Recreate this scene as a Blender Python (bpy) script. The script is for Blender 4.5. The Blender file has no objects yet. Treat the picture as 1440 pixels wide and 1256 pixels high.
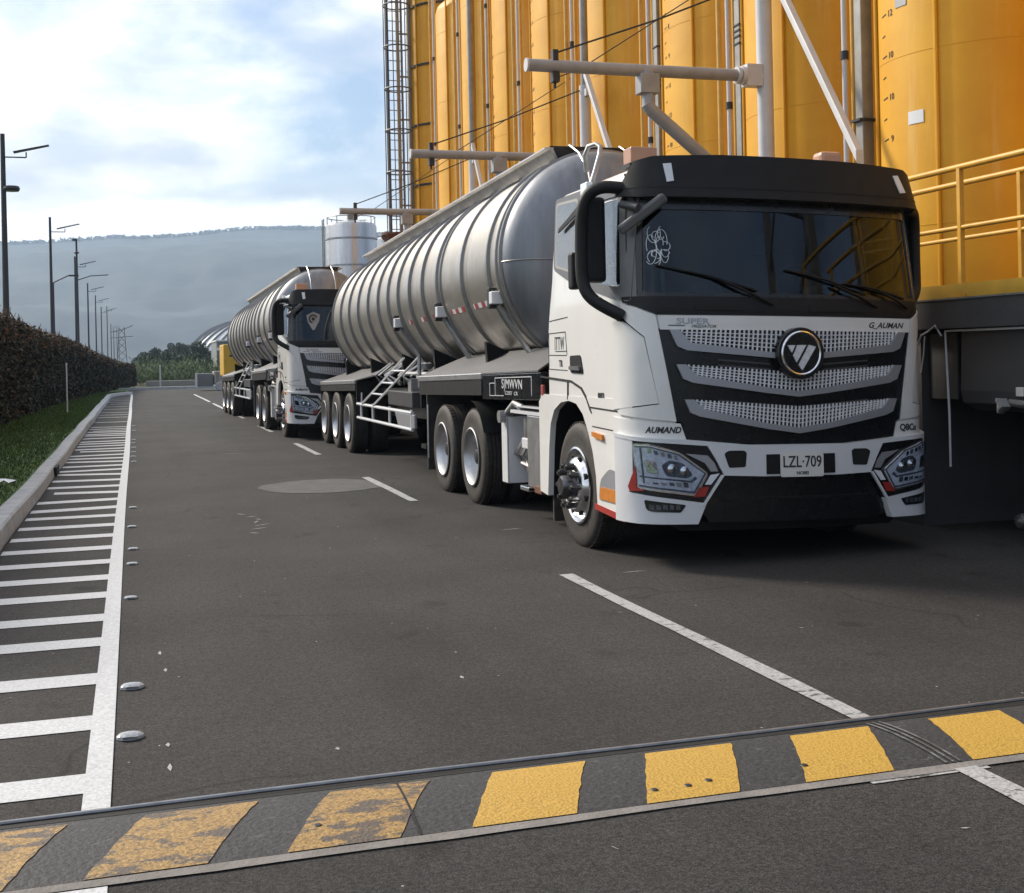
import bpy, bmesh, math, random
from mathutils import Vector, Matrix
R = math.radians
sc = bpy.context.scene
col = sc.collection
random.seed(7)

# ------------------------------------------------------------------ camera
CAM_H = 1.56
cd = bpy.data.cameras.new("camera"); cam = bpy.data.objects.new("camera", cd); col.objects.link(cam)
sc.camera = cam
cd.sensor_width = 36; cd.lens = 1750 / 1440 * 36
cd.shift_y = -(628 - 502.3) / 1440
cd.clip_start = 0.05; cd.clip_end = 20000
yaw = math.atan(531 / 1750)
cam.matrix_world = (Matrix.Translation((0, 0, CAM_H)) @ Matrix.Rotation(-yaw, 4, 'Z')
                    @ Matrix.Rotation(R(90), 4, 'X') @ Matrix.Rotation(-0.022, 4, 'Z'))

# ------------------------------------------------------------------ light
SUN_AZ, SUN_EL = R(-40), R(36)           # azimuth from +Y towards +X (negative: to the left)
sd = bpy.data.lights.new("sun", 'SUN'); sun = bpy.data.objects.new("sun", sd); col.objects.link(sun)
sd.energy = 3.9; sd.angle = R(13); sd.color = (1.0, .9, .76)
dirv = Vector((math.sin(SUN_AZ) * math.cos(SUN_EL), math.cos(SUN_AZ) * math.cos(SUN_EL), math.sin(SUN_EL)))
sun.rotation_euler = dirv.to_track_quat('Z', 'Y').to_euler()

w = bpy.data.worlds.new("World"); sc.world = w; w.use_nodes = True
nt = w.node_tree; N = nt.nodes; Lk = nt.links; N.clear()
def wn(t, **k):
    n = N.new(t)
    for a, b in k.items(): setattr(n, a, b)
    return n
out = wn('ShaderNodeOutputWorld'); bg = wn('ShaderNodeBackground'); Lk.new(bg.outputs[0], out.inputs[0])
sky = wn('ShaderNodeTexSky', sky_type='NISHITA', sun_disc=False, sun_elevation=SUN_EL, sun_rotation=SUN_AZ,
         air_density=1.0, dust_density=1.6, ozone_density=1.2)
bg.inputs[1].default_value = 0.10
tc = wn('ShaderNodeTexCoord'); sep = wn('ShaderNodeSeparateXYZ'); Lk.new(tc.outputs['Generated'], sep.inputs[0])
def wmath(op, a, b=None, c=None):
    n = wn('ShaderNodeMath', operation=op)
    for i, v in enumerate((a, b, c)):
        if v is None: continue
        if isinstance(v, (int, float)): n.inputs[i].default_value = v
        else: Lk.new(v, n.inputs[i])
    return n.outputs[0]
cmb = wn('ShaderNodeMapping'); cmb.inputs['Scale'].default_value = (1, 1, 2.1); Lk.new(tc.outputs['Generated'], cmb.inputs[0])
n1 = wn('ShaderNodeTexNoise'); n1.inputs['Scale'].default_value = 4.2; n1.inputs['Detail'].default_value = 9; n1.inputs['Roughness'].default_value = .58
n1.inputs['Distortion'].default_value = .1
mp = wn('ShaderNodeMapping'); mp.inputs['Location'].default_value = (3.55, 1.2, 0); mp.inputs['Scale'].default_value = (1, 1, 1)
Lk.new(cmb.outputs[0], mp.inputs[0]); Lk.new(mp.outputs[0], n1.inputs['Vector'])
cr = wn('ShaderNodeValToRGB'); cr.color_ramp.elements[0].position = .40; cr.color_ramp.elements[1].position = .60
# clearer air in one quarter of the sky, low above the ridge
def skydir(px, py):
    q, u = (px - 720) / 1750, (508 - py) / 1750; S_, C_ = math.sin(yaw), math.cos(yaw)
    return Vector((S_ + q * C_, C_ - q * S_, u)).normalized()
def spot(px, py, r0, amt):
    d_ = wn('ShaderNodeVectorMath', operation='DISTANCE'); Lk.new(tc.outputs['Generated'], d_.inputs[0]); d_.inputs[1].default_value = skydir(px, py)
    m_ = wn('ShaderNodeMapRange', interpolation_type='SMOOTHSTEP'); m_.inputs[1].default_value = 0; m_.inputs[2].default_value = r0; m_.inputs[3].default_value = amt; m_.inputs[4].default_value = 0
    Lk.new(d_.outputs['Value'], m_.inputs[0]); return m_.outputs[0]
cov = wmath('ADD', n1.outputs['Fac'], .075)
for args in ((455, 215, .115, .15), (560, 270, .08, .08), (380, 15, .07, .12), (540, 60, .06, .05)): cov = wmath('SUBTRACT', cov, spot(*args))
cov = wmath('ADD', cov, spot(160, 200, .2, .06))
Lk.new(cov, cr.inputs[0])
n2 = wn('ShaderNodeTexNoise'); n2.inputs['Scale'].default_value = 6.5; n2.inputs['Detail'].default_value = 7; n2.inputs['Roughness'].default_value = .5
mp2 = wn('ShaderNodeMapping'); mp2.inputs['Location'].default_value = (7.1, 4.4, 2); Lk.new(cmb.outputs[0], mp2.inputs[0]); Lk.new(mp2.outputs[0], n2.inputs['Vector'])
cc = wn('ShaderNodeValToRGB')
cc.color_ramp.elements[0].position = .41; cc.color_ramp.elements[0].color = (7.0, 7.4, 8.1, 1)
cc.color_ramp.elements[1].position = .60; cc.color_ramp.elements[1].color = (13.4, 13.1, 12.7, 1)
Lk.new(n2.outputs['Fac'], cc.inputs[0])
# clouds are brighter towards the sun and dimmer behind the camera
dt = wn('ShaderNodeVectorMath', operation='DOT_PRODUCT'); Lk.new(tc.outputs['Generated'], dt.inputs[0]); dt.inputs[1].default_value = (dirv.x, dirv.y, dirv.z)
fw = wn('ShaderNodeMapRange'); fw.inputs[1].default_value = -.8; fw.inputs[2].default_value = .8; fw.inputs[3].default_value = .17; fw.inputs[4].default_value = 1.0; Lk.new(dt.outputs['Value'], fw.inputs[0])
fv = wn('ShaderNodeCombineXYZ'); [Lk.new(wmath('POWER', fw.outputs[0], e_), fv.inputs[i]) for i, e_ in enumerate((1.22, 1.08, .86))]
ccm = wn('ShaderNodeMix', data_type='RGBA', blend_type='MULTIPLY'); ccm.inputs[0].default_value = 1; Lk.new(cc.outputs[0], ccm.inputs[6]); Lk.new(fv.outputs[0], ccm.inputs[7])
# a low bank of cloud just above the far ridge
bank = wn('ShaderNodeMapRange'); bank.inputs[1].default_value = .155; bank.inputs[2].default_value = .115; bank.inputs[3].default_value = 0; bank.inputs[4].default_value = 1
Lk.new(wmath('ADD', sep.outputs[2], wmath('MULTIPLY', wmath('SUBTRACT', n1.outputs['Fac'], .5), .09)), bank.inputs[0])
cf = wmath('MAXIMUM', wmath('MULTIPLY', cr.outputs[0], .96), wmath('MULTIPLY', bank.outputs[0], .93))
bb = wmath('MAXIMUM', n2.outputs['Fac'], wmath('MULTIPLY', bank.outputs[0], .62)); Lk.new(bb, cc.inputs[0])
skb = wn('ShaderNodeMix', data_type='RGBA', blend_type='MULTIPLY'); skb.inputs[0].default_value = 1
Lk.new(sky.outputs[0], skb.inputs[6]); skb.inputs[7].default_value = (.86, .94, 1.02, 1)
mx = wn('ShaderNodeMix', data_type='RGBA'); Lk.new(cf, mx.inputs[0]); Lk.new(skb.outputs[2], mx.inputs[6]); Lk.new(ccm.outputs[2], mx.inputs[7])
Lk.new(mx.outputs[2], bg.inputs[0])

sc.view_settings.view_transform = 'Standard'; sc.view_settings.look = 'None'
sc.view_settings.exposure = 0.55; sc.view_settings.gamma = 1
sc.render.engine = 'CYCLES'
sc.cycles.max_bounces = 8; sc.cycles.transparent_max_bounces = 16

# ------------------------------------------------------------------ materials
MAT = {}
def mat(name, base, rough=.5, metal=0, coat=0, spec=.5, noise=0, nscale=6, bump=0, bscale=60, emit=None, dust=None, dscale=(9, 9, .5), dthr=.56, alt=None, streak=False, rnoise=0, aniso=0, coord='Object', detail=6):
    m = bpy.data.materials.new(name); m.use_nodes = True; MAT[name] = m
    t = m.node_tree; b = t.nodes['Principled BSDF']
    b.inputs['Base Color'].default_value = (*base, 1); b.inputs['Roughness'].default_value = rough
    b.inputs['Metallic'].default_value = metal; b.inputs['Coat Weight'].default_value = coat
    b.inputs['Coat Roughness'].default_value = .05; b.inputs['Specular IOR Level'].default_value = spec
    tcn = t.nodes.new('ShaderNodeTexCoord')
    if noise:
        mpn = t.nodes.new('ShaderNodeMapping'); t.links.new(tcn.outputs[coord], mpn.inputs[0])
        if streak: mpn.inputs['Scale'].default_value = (1, 1, .08)
        nn = t.nodes.new('ShaderNodeTexNoise'); nn.inputs['Scale'].default_value = nscale; nn.inputs['Detail'].default_value = detail
        nn.inputs['Roughness'].default_value = .6
        t.links.new(mpn.outputs[0], nn.inputs['Vector'])
        rp = t.nodes.new('ShaderNodeValToRGB'); rp.color_ramp.elements[0].position = .3; rp.color_ramp.elements[1].position = .7
        a2 = alt or tuple(c * (1 - noise) for c in base)
        rp.color_ramp.elements[0].color = (*a2, 1); rp.color_ramp.elements[1].color = (*base, 1)
        t.links.new(nn.outputs['Fac'], rp.inputs[0]); t.links.new(rp.outputs[0], b.inputs['Base Color'])
        if rnoise:
            mr = t.nodes.new('ShaderNodeMapRange'); mr.inputs[1].default_value = .3; mr.inputs[2].default_value = .7
            mr.inputs[3].default_value = rough + rnoise; mr.inputs[4].default_value = rough
            t.links.new(nn.outputs['Fac'], mr.inputs[0]); t.links.new(mr.outputs[0], b.inputs['Roughness'])
    if dust:
        mpd = t.nodes.new('ShaderNodeMapping'); mpd.inputs['Scale'].default_value = dscale; t.links.new(tcn.outputs[coord], mpd.inputs[0])
        dn = t.nodes.new('ShaderNodeTexNoise'); dn.inputs['Scale'].default_value = 1; dn.inputs['Detail'].default_value = 8; dn.inputs['Roughness'].default_value = .7; t.links.new(mpd.outputs[0], dn.inputs['Vector'])
        dm = t.nodes.new('ShaderNodeMapRange'); dm.inputs[1].default_value = dthr; dm.inputs[2].default_value = dthr + .2; dm.inputs[4].default_value = .75; t.links.new(dn.outputs['Fac'], dm.inputs[0])
        dx_ = t.nodes.new('ShaderNodeMix'); dx_.data_type = 'RGBA'; t.links.new(dm.outputs[0], dx_.inputs[0]); dx_.inputs[7].default_value = (*dust, 1)
        if b.inputs['Base Color'].links: t.links.new(b.inputs['Base Color'].links[0].from_socket, dx_.inputs[6])
        else: dx_.inputs[6].default_value = (*base, 1)
        t.links.new(dx_.outputs[2], b.inputs['Base Color'])
    if bump:
        nb = t.nodes.new('ShaderNodeTexNoise'); nb.inputs['Scale'].default_value = bscale; nb.inputs['Detail'].default_value = 4
        t.links.new(tcn.outputs[coord], nb.inputs['Vector'])
        bp = t.nodes.new('ShaderNodeBump'); bp.inputs['Strength'].default_value = bump; bp.inputs['Distance'].default_value = .02
        t.links.new(nb.outputs['Fac'], bp.inputs['Height']); t.links.new(bp.outputs[0], b.inputs['Normal'])
    if emit: b.inputs['Emission Color'].default_value = (*emit, 1); b.inputs['Emission Strength'].default_value = 1
    return m

mat('white_paint', (.76, .755, .74), dust=(.46, .42, .37), dscale=(2.2, 2.2, .9), dthr=.60, rough=.26, metal=0, coat=.6, noise=.13, nscale=1.7, rnoise=.2, detail=9, bump=.02, bscale=2.5)
mat('white_panel', (.66, .67, .69), .3, 0, .5, noise=.07, nscale=3, rnoise=.1)
mat('black_gloss', (.006, .007, .009), .22, 0, .25, noise=.3, nscale=5, rnoise=.1)
mat('black_plastic', (.008, .008, .009), .5, spec=.35, noise=.35, nscale=9, rnoise=.12)
mat('dark_grey_plastic', (.06, .06, .064), .45, noise=.2, nscale=7)
mat('pillar_grey', (.13, .13, .135), .38, noise=.15, nscale=7)
mat('seam', (.006, .006, .006), .8)
mat('rubber', (.020, .018, .017), .72, noise=.35, nscale=14, bump=.12, bscale=90, alt=(.045, .038, .033))
mat('chrome', (.82, .82, .84), .14, 1, noise=.15, nscale=12, rnoise=.1)
mat('brushed_metal', (.62, .62, .63), .33, 1, noise=.25, nscale=8, rnoise=.15)
mat('dull_metal', (.42, .42, .43), .42, .85, noise=.3, nscale=9, rnoise=.15)
mat('hub_metal', (.17, .17, .18), .32, .85, noise=.5, nscale=22)
mat('dark_metal', (.05, .05, .052), .5, .5, noise=.4, nscale=10)
mat('chassis_black', (.007, .007, .008), .65, 0, spec=.3, noise=.5, nscale=8)
mat('silver_paint', (.42, .43, .46), .32, .5, noise=.08, nscale=5)
mat('tank_steel', (.50, .465, .42), .33, .85, dust=(.20, .18, .16), dscale=(5, 5, .8), dthr=.57, noise=.30, nscale=3.2, rnoise=.14, bump=.16, bscale=2.6, streak=True)
mat('tank_head', (.27, .285, .315), .42, .8, noise=.4, nscale=3.5, rnoise=.2, streak=True, bump=.1, bscale=2)
mat('ring_steel', (.27, .26, .25), .38, .8, noise=.2, nscale=6)
mat('deck_plate', (.15, .15, .155), .5, .4, dust=(.24, .22, .2), dscale=(3, 3, 3), noise=.15, nscale=5)
mat('red_paint', (.38, .035, .025), .35, 0, .3, noise=.2, nscale=9)
mat('amber', (.62, .22, .035), .35, noise=.3, nscale=30)
mat('beacon', (.46, .25, .16), .3, noise=.15, nscale=8)
mat('lens', (.66, .69, .75), .25, 0, .5, noise=.45, nscale=26)
mat('lamp_dark', (.20, .22, .25), .15, .5, noise=.5, nscale=34, alt=(.05, .06, .08))
mat('reflector', (.85, .87, .9), .08, 1, noise=.3, nscale=40)
mat('mesh_silver', (.80, .81, .84), .35, .1, noise=.3, nscale=30)
mat('stud_glass', (.42, .44, .46), .15, 0, .5, noise=.5, nscale=60)
mat('white_lens', (.75, .78, .82), .2, 0, .6, noise=.1, nscale=20)
mat('plate', (.72, .71, .66), .4, noise=.08, nscale=20)
mat('beige_grey', (.36, .34, .32), .6, noise=.08, nscale=3)
mat('ink', (.02, .02, .022), .5)
mat('decal_red', (.28, .05, .05), .5)
mat('yellow_silo', (.66, .345, .014), .45, spec=.3, dust=(.66, .43, .14), dscale=(3.5, 3.5, .22), dthr=.55, noise=.16, nscale=1.1, rnoise=.12, alt=(.55, .26, .010), detail=9, bump=.06, bscale=1.4)
mat('yellow_rail', (.62, .33, .04), .42, noise=.25, nscale=6)
mat('yellow_dark', (.50, .30, .03), .55, noise=.25, nscale=4)
mat('pipe_white', (.56, .56, .57), .42, noise=.16, nscale=4)
mat('pipe_grey', (.33, .335, .35), .5, .2, noise=.25, nscale=4)
mat('galv', (.30, .29, .27), .45, .5, noise=.3, nscale=5)
mat('galv_dark', (.13, .13, .14), .5, .3, noise=.3, nscale=5)
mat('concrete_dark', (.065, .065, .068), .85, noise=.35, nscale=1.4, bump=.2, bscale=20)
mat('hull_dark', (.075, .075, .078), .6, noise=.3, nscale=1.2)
mat('concrete', (.50, .52, .54), .9, noise=.3, nscale=5, bump=.3, bscale=40)
mat('concrete_worn', (.21, .195, .185), .9, noise=.35, nscale=8, bump=.3, bscale=60)
mat('pole_steel', (.035, .035, .042), .5, .2, noise=.25, nscale=3)
mat('skin_white', (.78, .79, .8), .45, noise=.2, nscale=.4)
mat('building_grey', (.2, .21, .22), .7, noise=.25, nscale=.6)
mat('truck_yellow', (.62, .36, .03), .45, noise=.15, nscale=2)
mat('shiny_tank', (.66, .65, .64), .24, .95, noise=.4, nscale=2.5, rnoise=.15, streak=True)
mat('stone_far', (.33, .31, .28), .9, noise=.3, nscale=.5)
mat('patch_stain', (.085, .083, .082), .85, noise=.4, nscale=5, bump=.2, bscale=60)
mat('steel_edge', (.34, .34, .35), .4, .7, noise=.4, nscale=12)
mat('rust', (.16, .06, .03), .85, noise=.4, nscale=20)
mat('seat_cloth', (.03, .03, .035), .9, noise=.2, nscale=12)
mat('seam_tar', (.03, .028, .028), .7, noise=.4, nscale=8)
mat('bark', (.09, .065, .045), .9, noise=.4, nscale=4)

def glass(name, tint, amount):
    m = bpy.data.materials.new(name); m.use_nodes = True; MAT[name] = m
    t = m.node_tree; t.nodes.clear()
    o = t.nodes.new('ShaderNodeOutputMaterial'); tr = t.nodes.new('ShaderNodeBsdfTransparent'); tr.inputs[0].default_value = (*tint, 1)
    gl = t.nodes.new('ShaderNodeBsdfGlossy'); gl.inputs['Roughness'].default_value = .015; gl.inputs['Color'].default_value = (.72, .78, .84, 1)
    lw = t.nodes.new('ShaderNodeLayerWeight'); lw.inputs[0].default_value = .5
    pw_ = t.nodes.new('ShaderNodeMath'); pw_.operation = 'POWER'; pw_.inputs[1].default_value = 4.5; t.links.new(lw.outputs['Facing'], pw_.inputs[0])
    fr = t.nodes.new('ShaderNodeMapRange'); fr.inputs[3].default_value = amount; fr.inputs[4].default_value = 1; t.links.new(pw_.outputs[0], fr.inputs[0])
    mxs = t.nodes.new('ShaderNodeMixShader'); t.links.new(fr.outputs[0], mxs.inputs[0]); t.links.new(tr.outputs[0], mxs.inputs[1]); t.links.new(gl.outputs[0], mxs.inputs[2])
    t.links.new(mxs.outputs[0], o.inputs[0])
glass('windscreen_glass', (.28, .30, .34), .05)
glass('side_glass', (.6, .6, .6), .17)
glass('lamp_glass', (.95, .97, 1.0), .03)

def asphalt():
    m = bpy.data.materials.new('asphalt'); m.use_nodes = True; MAT['asphalt'] = m
    t = m.node_tree; b = t.nodes['Principled BSDF']; nd = t.nodes; l = t.links
    tcn = nd.new('ShaderNodeTexCoord')
    def noise(s, d=4, r=.6, vec=None):
        n = nd.new('ShaderNodeTexNoise'); n.inputs['Scale'].default_value = s; n.inputs['Detail'].default_value = d; n.inputs['Roughness'].default_value = r
        l.new(vec or tcn.outputs['Object'], n.inputs['Vector']); return n.outputs['Fac']
    def ramp(v, p0, c0, p1, c1):
        r = nd.new('ShaderNodeValToRGB'); r.color_ramp.elements[0].position = p0; r.color_ramp.elements[1].position = p1
        r.color_ramp.elements[0].color = (*c0, 1); r.color_ramp.elements[1].color = (*c1, 1); l.new(v, r.inputs[0]); return r.outputs[0]
    def mul(a, b_):
        x = nd.new('ShaderNodeMix'); x.data_type = 'RGBA'; x.blend_type = 'MULTIPLY'; x.inputs[0].default_value = 1
        l.new(a, x.inputs[6]); l.new(b_, x.inputs[7]); return x.outputs[2]
    base = ramp(noise(.55, 8), .32, (.037, .036, .037), .70, (.058, .0565, .0565))
    fine = ramp(noise(170, 3, .7), .36, (.42, .42, .42), .66, (1.55, 1.52, 1.48))
    mid = ramp(noise(14, 4), .3, (.9, .9, .9), .7, (1.06, 1.06, 1.06))
    mpn = nd.new('ShaderNodeMapping'); mpn.inputs['Scale'].default_value = (1.2, .12, 1); l.new(tcn.outputs['Object'], mpn.inputs[0])
    lanes = ramp(noise(1.0, 4, .6, mpn.outputs[0]), .35, (.86, .86, .87), .65, (1.06, 1.05, 1.04))
    grain = mul(ramp(noise(62, 3, .8), .38, (.58, .58, .58), .62, (1.38, 1.37, 1.35)), ramp(noise(24, 3, .7), .38, (.84, .84, .84), .62, (1.12, 1.12, 1.11)))
    c = mul(mul(mul(mul(base, fine), mid), lanes), grain)
    # fine wandering cracks and oil spots
    wv_ = nd.new('ShaderNodeTexNoise'); wv_.inputs['Scale'].default_value = 1.4; l.new(tcn.outputs['Object'], wv_.inputs['Vector'])
    wm = nd.new('ShaderNodeMix'); wm.data_type = 'RGBA'; wm.inputs[0].default_value = .35; l.new(tcn.outputs['Object'], wm.inputs[6]); l.new(wv_.outputs['Color'], wm.inputs[7])
    ck = nd.new('ShaderNodeTexVoronoi'); ck.feature = 'DISTANCE_TO_EDGE'; ck.inputs['Scale'].default_value = .55; l.new(wm.outputs[2], ck.inputs['Vector'])
    cm = ramp(ck.outputs['Distance'], .0, (.55, .55, .55), .006, (1, 1, 1))
    gate = ramp(noise(.35, 2), .50, (1, 1, 1), .56, (0, 0, 0))
    cx_ = nd.new('ShaderNodeMix'); cx_.data_type = 'RGBA'; l.new(gate, cx_.inputs[0]); l.new(cm, cx_.inputs[6]); cx_.inputs[7].default_value = (1, 1, 1, 1)
    oil = ramp(noise(1.9, 3, .5), .26, (.55, .55, .55), .36, (1, 1, 1))
    c = mul(mul(c, cx_.outputs[2]), oil)
    v = nd.new('ShaderNodeTexVoronoi'); v.inputs['Scale'].default_value = 7.5; l.new(tcn.outputs['Object'], v.inputs['Vector'])
    sp = nd.new('ShaderNodeMath'); sp.operation = 'LESS_THAN'; sp.inputs[1].default_value = .035; l.new(v.outputs['Distance'], sp.inputs[0])
    v2 = nd.new('ShaderNodeTexNoise'); v2.inputs['Scale'].default_value = 3.1; l.new(tcn.outputs['Object'], v2.inputs['Vector'])
    g2 = nd.new('ShaderNodeMath'); g2.operation = 'GREATER_THAN'; g2.inputs[1].default_value = .55; l.new(v2.outputs['Fac'], g2.inputs[0])
    g3 = nd.new('ShaderNodeMath'); g3.operation = 'MULTIPLY'; l.new(sp.outputs[0], g3.inputs[0]); l.new(g2.outputs[0], g3.inputs[1])
    x = nd.new('ShaderNodeMix'); x.data_type = 'RGBA'; l.new(g3.outputs[0], x.inputs[0]); l.new(c, x.inputs[6]); x.inputs[7].default_value = (.3, .29, .27, 1)
    l.new(x.outputs[2], b.inputs['Base Color']); b.inputs['Roughness'].default_value = .85; b.inputs['Specular IOR Level'].default_value = .18
    bp = nd.new('ShaderNodeBump'); bp.inputs['Strength'].default_value = .5; bp.inputs['Distance'].default_value = .006
    l.new(noise(150, 3, .7), bp.inputs['Height']); l.new(bp.outputs[0], b.inputs['Normal'])
asphalt()

def worn_paint(name, colr, under, thr=.62, sc_=5.0, rough=.6, fine=70, amt=.5):
    m = bpy.data.materials.new(name); m.use_nodes = True; MAT[name] = m
    t = m.node_tree; b = t.nodes['Principled BSDF']; nd = t.nodes; l = t.links
    tcn = nd.new('ShaderNodeTexCoord')
    a = nd.new('ShaderNodeTexNoise'); a.inputs['Scale'].default_value = sc_; a.inputs['Detail'].default_value = 8; a.inputs['Roughness'].default_value = .75
    mpn = nd.new('ShaderNodeMapping'); mpn.inputs['Scale'].default_value = (1, 2.2, 1); l.new(tcn.outputs['Object'], mpn.inputs[0]); l.new(mpn.outputs[0], a.inputs['Vector'])
    r = nd.new('ShaderNodeMapRange'); r.inputs[1].default_value = thr; r.inputs[2].default_value = thr + .03; l.new(a.outputs['Fac'], r.inputs[0])
    f = nd.new('ShaderNodeTexNoise'); f.inputs['Scale'].default_value = fine; f.inputs['Detail'].default_value = 4; l.new(tcn.outputs['Object'], f.inputs['Vector'])
    fr = nd.new('ShaderNodeValToRGB'); fr.color_ramp.elements[0].position = .3; fr.color_ramp.elements[1].position = .62
    fr.color_ramp.elements[0].color = (*[c * (1 - amt) for c in colr], 1); fr.color_ramp.elements[1].color = (*colr, 1); l.new(f.outputs['Fac'], fr.inputs[0])
    x = nd.new('ShaderNodeMix'); x.data_type = 'RGBA'; l.new(r.outputs[0], x.inputs[0]); l.new(fr.outputs[0], x.inputs[6]); x.inputs[7].default_value = (*under, 1)
    l.new(x.outputs[2], b.inputs['Base Color']); b.inputs['Roughness'].default_value = rough
    bp = nd.new('ShaderNodeBump'); bp.inputs['Strength'].default_value = .45 if 'bump' in name else .5; bp.inputs['Distance'].default_value = .012 if 'bump' in name else .006
    l.new(f.outputs['Fac'], bp.inputs['Height']); l.new(bp.outputs[0], b.inputs['Normal'])
worn_paint('line_white', (.52, .53, .55), (.10, .10, .10), .66, 7, amt=.3)
worn_paint('line_white_worn', (.40, .40, .405), (.075, .075, .075), .56, 6, amt=.45)
worn_paint('line_faint', (.17, .17, .175), (.07, .07, .07), .5, 4, amt=.4)
worn_paint('bump_yellow', (.50, .30, .05), (.06, .05, .04), .66, 7, amt=.35, fine=90)
worn_paint('bump_yellow_dirty', (.36, .22, .07), (.085, .065, .05), .52, 5, amt=.6, fine=75)
worn_paint('bump_black', (.035, .035, .038), (.08, .08, .085), .6, 14, amt=.6, fine=55, rough=.7)

# ------------------------------------------------------------------ mesh helpers
OFF = {}     # local origin of a thing, subtracted from the coordinates of its parts
class MB:
    def __init__(s): s.v = []; s.f = []; s.sm = []; s.mi = []
    def add(s, vs, fs, smooth=False, mi=0):
        o = len(s.v); s.v += [tuple(p) for p in vs]
        for f in fs: s.f.append(tuple(i + o for i in f)); s.sm.append(smooth); s.mi.append(mi)
        return s
    def box(s, a, b, mi=0):
        x0, y0, z0 = [min(p, q) for p, q in zip(a, b)]; x1, y1, z1 = [max(p, q) for p, q in zip(a, b)]
        return s.add([(x0,y0,z0),(x1,y0,z0),(x1,y1,z0),(x0,y1,z0),(x0,y0,z1),(x1,y0,z1),(x1,y1,z1),(x0,y1,z1)],
                     [(0,3,2,1),(4,5,6,7),(0,1,5,4),(1,2,6,5),(2,3,7,6),(3,0,4,7)], False, mi)
    def hexa(s, p, mi=0):   # eight corners, bottom ring then top ring
        return s.add(p, [(0,3,2,1),(4,5,6,7),(0,1,5,4),(1,2,6,5),(2,3,7,6),(3,0,4,7)], False, mi)
    def tube(s, path, r, seg=10, r2=None, cap=True, mi=0):
        P = [Vector(p) for p in path]; n = len(P); rings = []
        up = None
        for i, p in enumerate(P):
            d = (P[min(i + 1, n - 1)] - P[max(i - 1, 0)]).normalized()
            if up is None:
                up = Vector((0, 0, 1)) if abs(d.z) < .9 else Vector((1, 0, 0))
            a = d.cross(up).normalized(); b = a.cross(d).normalized(); up = b
            rr = r if r2 is None else r + (r2 - r) * i / (n - 1)
            rings.append([p + a * math.cos(t * 2 * math.pi / seg) * rr + b * math.sin(t * 2 * math.pi / seg) * rr for t in range(seg)])
        vs = [q for rg in rings for q in rg]; fs = []
        for i in range(n - 1):
            for t in range(seg):
                a = i * seg + t; b = i * seg + (t + 1) % seg
                fs.append((a, b, b + seg, a + seg))
        s.add(vs, fs, True, mi)
        if cap:
            o = len(s.v) - len(vs)
            s.f.append(tuple(o + t for t in reversed(range(seg)))); s.sm.append(False); s.mi.append(mi)
            s.f.append(tuple(o + (n - 1) * seg + t for t in range(seg))); s.sm.append(False); s.mi.append(mi)
        return s
    def lathe(s, prof, origin, axis='x', seg=32, mi=0, closed=False, smooth=True, sweep=None):
        # prof: (radius, position along the axis)
        o = Vector(origin); vs = []; n = len(prof)
        for (r, t) in prof:
            for k in range(seg):
                a = k * 2 * math.pi / seg; c, q = math.cos(a) * r, math.sin(a) * r
                p = {'x': (t, c, q), 'y': (c, t, q), 'z': (c, q, t)}[axis]
                vs.append(o + Vector(p))
        fs = []
        for i in range(n - 1 + (1 if closed else 0)):
            j = (i + 1) % n
            for k in range(seg):
                k2 = (k + 1) % seg
                fs.append((i * seg + k, i * seg + k2, j * seg + k2, j * seg + k))
        return s.add(vs, fs, smooth, mi)
    def prism(s, poly, axis, a, b, mi=0):
        # poly: 2D outline, extruded along axis from a to b
        def P(u, v, t): return {'x': (t, u, v), 'y': (u, t, v), 'z': (u, v, t)}[axis]
        n = len(poly); vs = [P(u, v, a) for u, v in poly] + [P(u, v, b) for u, v in poly]
        fs = [tuple(range(n)), tuple(reversed(range(n, 2 * n)))] + [(i, (i + 1) % n + 0, (i + 1) % n + n, i + n) for i in range(n)]
        return s.add(vs, fs, False, mi)
    def mesh(s, name, mats, off=(0, 0, 0)):
        me = bpy.data.meshes.new(name)
        me.from_pydata([(x - off[0], y - off[1], z - off[2]) for x, y, z in s.v], [], s.f)
        me.polygons.foreach_set('use_smooth', s.sm); me.polygons.foreach_set('material_index', s.mi)
        for m in (mats if isinstance(mats, (list, tuple)) else [mats]): me.materials.append(MAT[m])
        bm = bmesh.new(); bm.from_mesh(me); bmesh.ops.recalc_face_normals(bm, faces=bm.faces[:]); bm.to_mesh(me); bm.free()
        if any(s.sm): me.set_sharp_from_angle(angle=R(38))
        return me
    def build(s, name, mats, parent=None, bevel=0, seg=2, label=None):
        off = OFF.get(parent.name, (0, 0, 0)) if parent else (0, 0, 0)
        me = s.mesh(name, mats, off); o = bpy.data.objects.new(name, me); col.objects.link(o)
        if parent: o.parent = parent; OFF[o.name] = off
        if bevel:
            md = o.modifiers.new('bevel', 'BEVEL'); md.width = bevel; md.segments = seg; md.limit_method = 'ANGLE'; md.angle_limit = R(40)
        if label: o['label'] = label
        return o
def thing(name, label, cat, loc=(0, 0, 0), group=None, sub=None):
    o = bpy.data.objects.new(name, None); col.objects.link(o); o.empty_display_size = .2
    o.location = loc; OFF[o.name] = tuple(sub if sub is not None else loc)
    o['label'] = label; o['category'] = cat
    if group: o['group'] = group
    return o
def tag(o, label=None, cat=None, group=None, kind=None):
    if label: o['label'] = label
    if cat: o['category'] = cat
    if group: o['group'] = group
    if kind: o['kind'] = kind
    return o
def copy_tree(o, parent=None, skip=()):
    c = o.copy(); col.objects.link(c)
    if parent: c.parent = parent
    for ch in list(o.children):
        if ch.name.split('.')[0] in skip: continue
        copy_tree(ch, c, skip)
    return c
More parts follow.
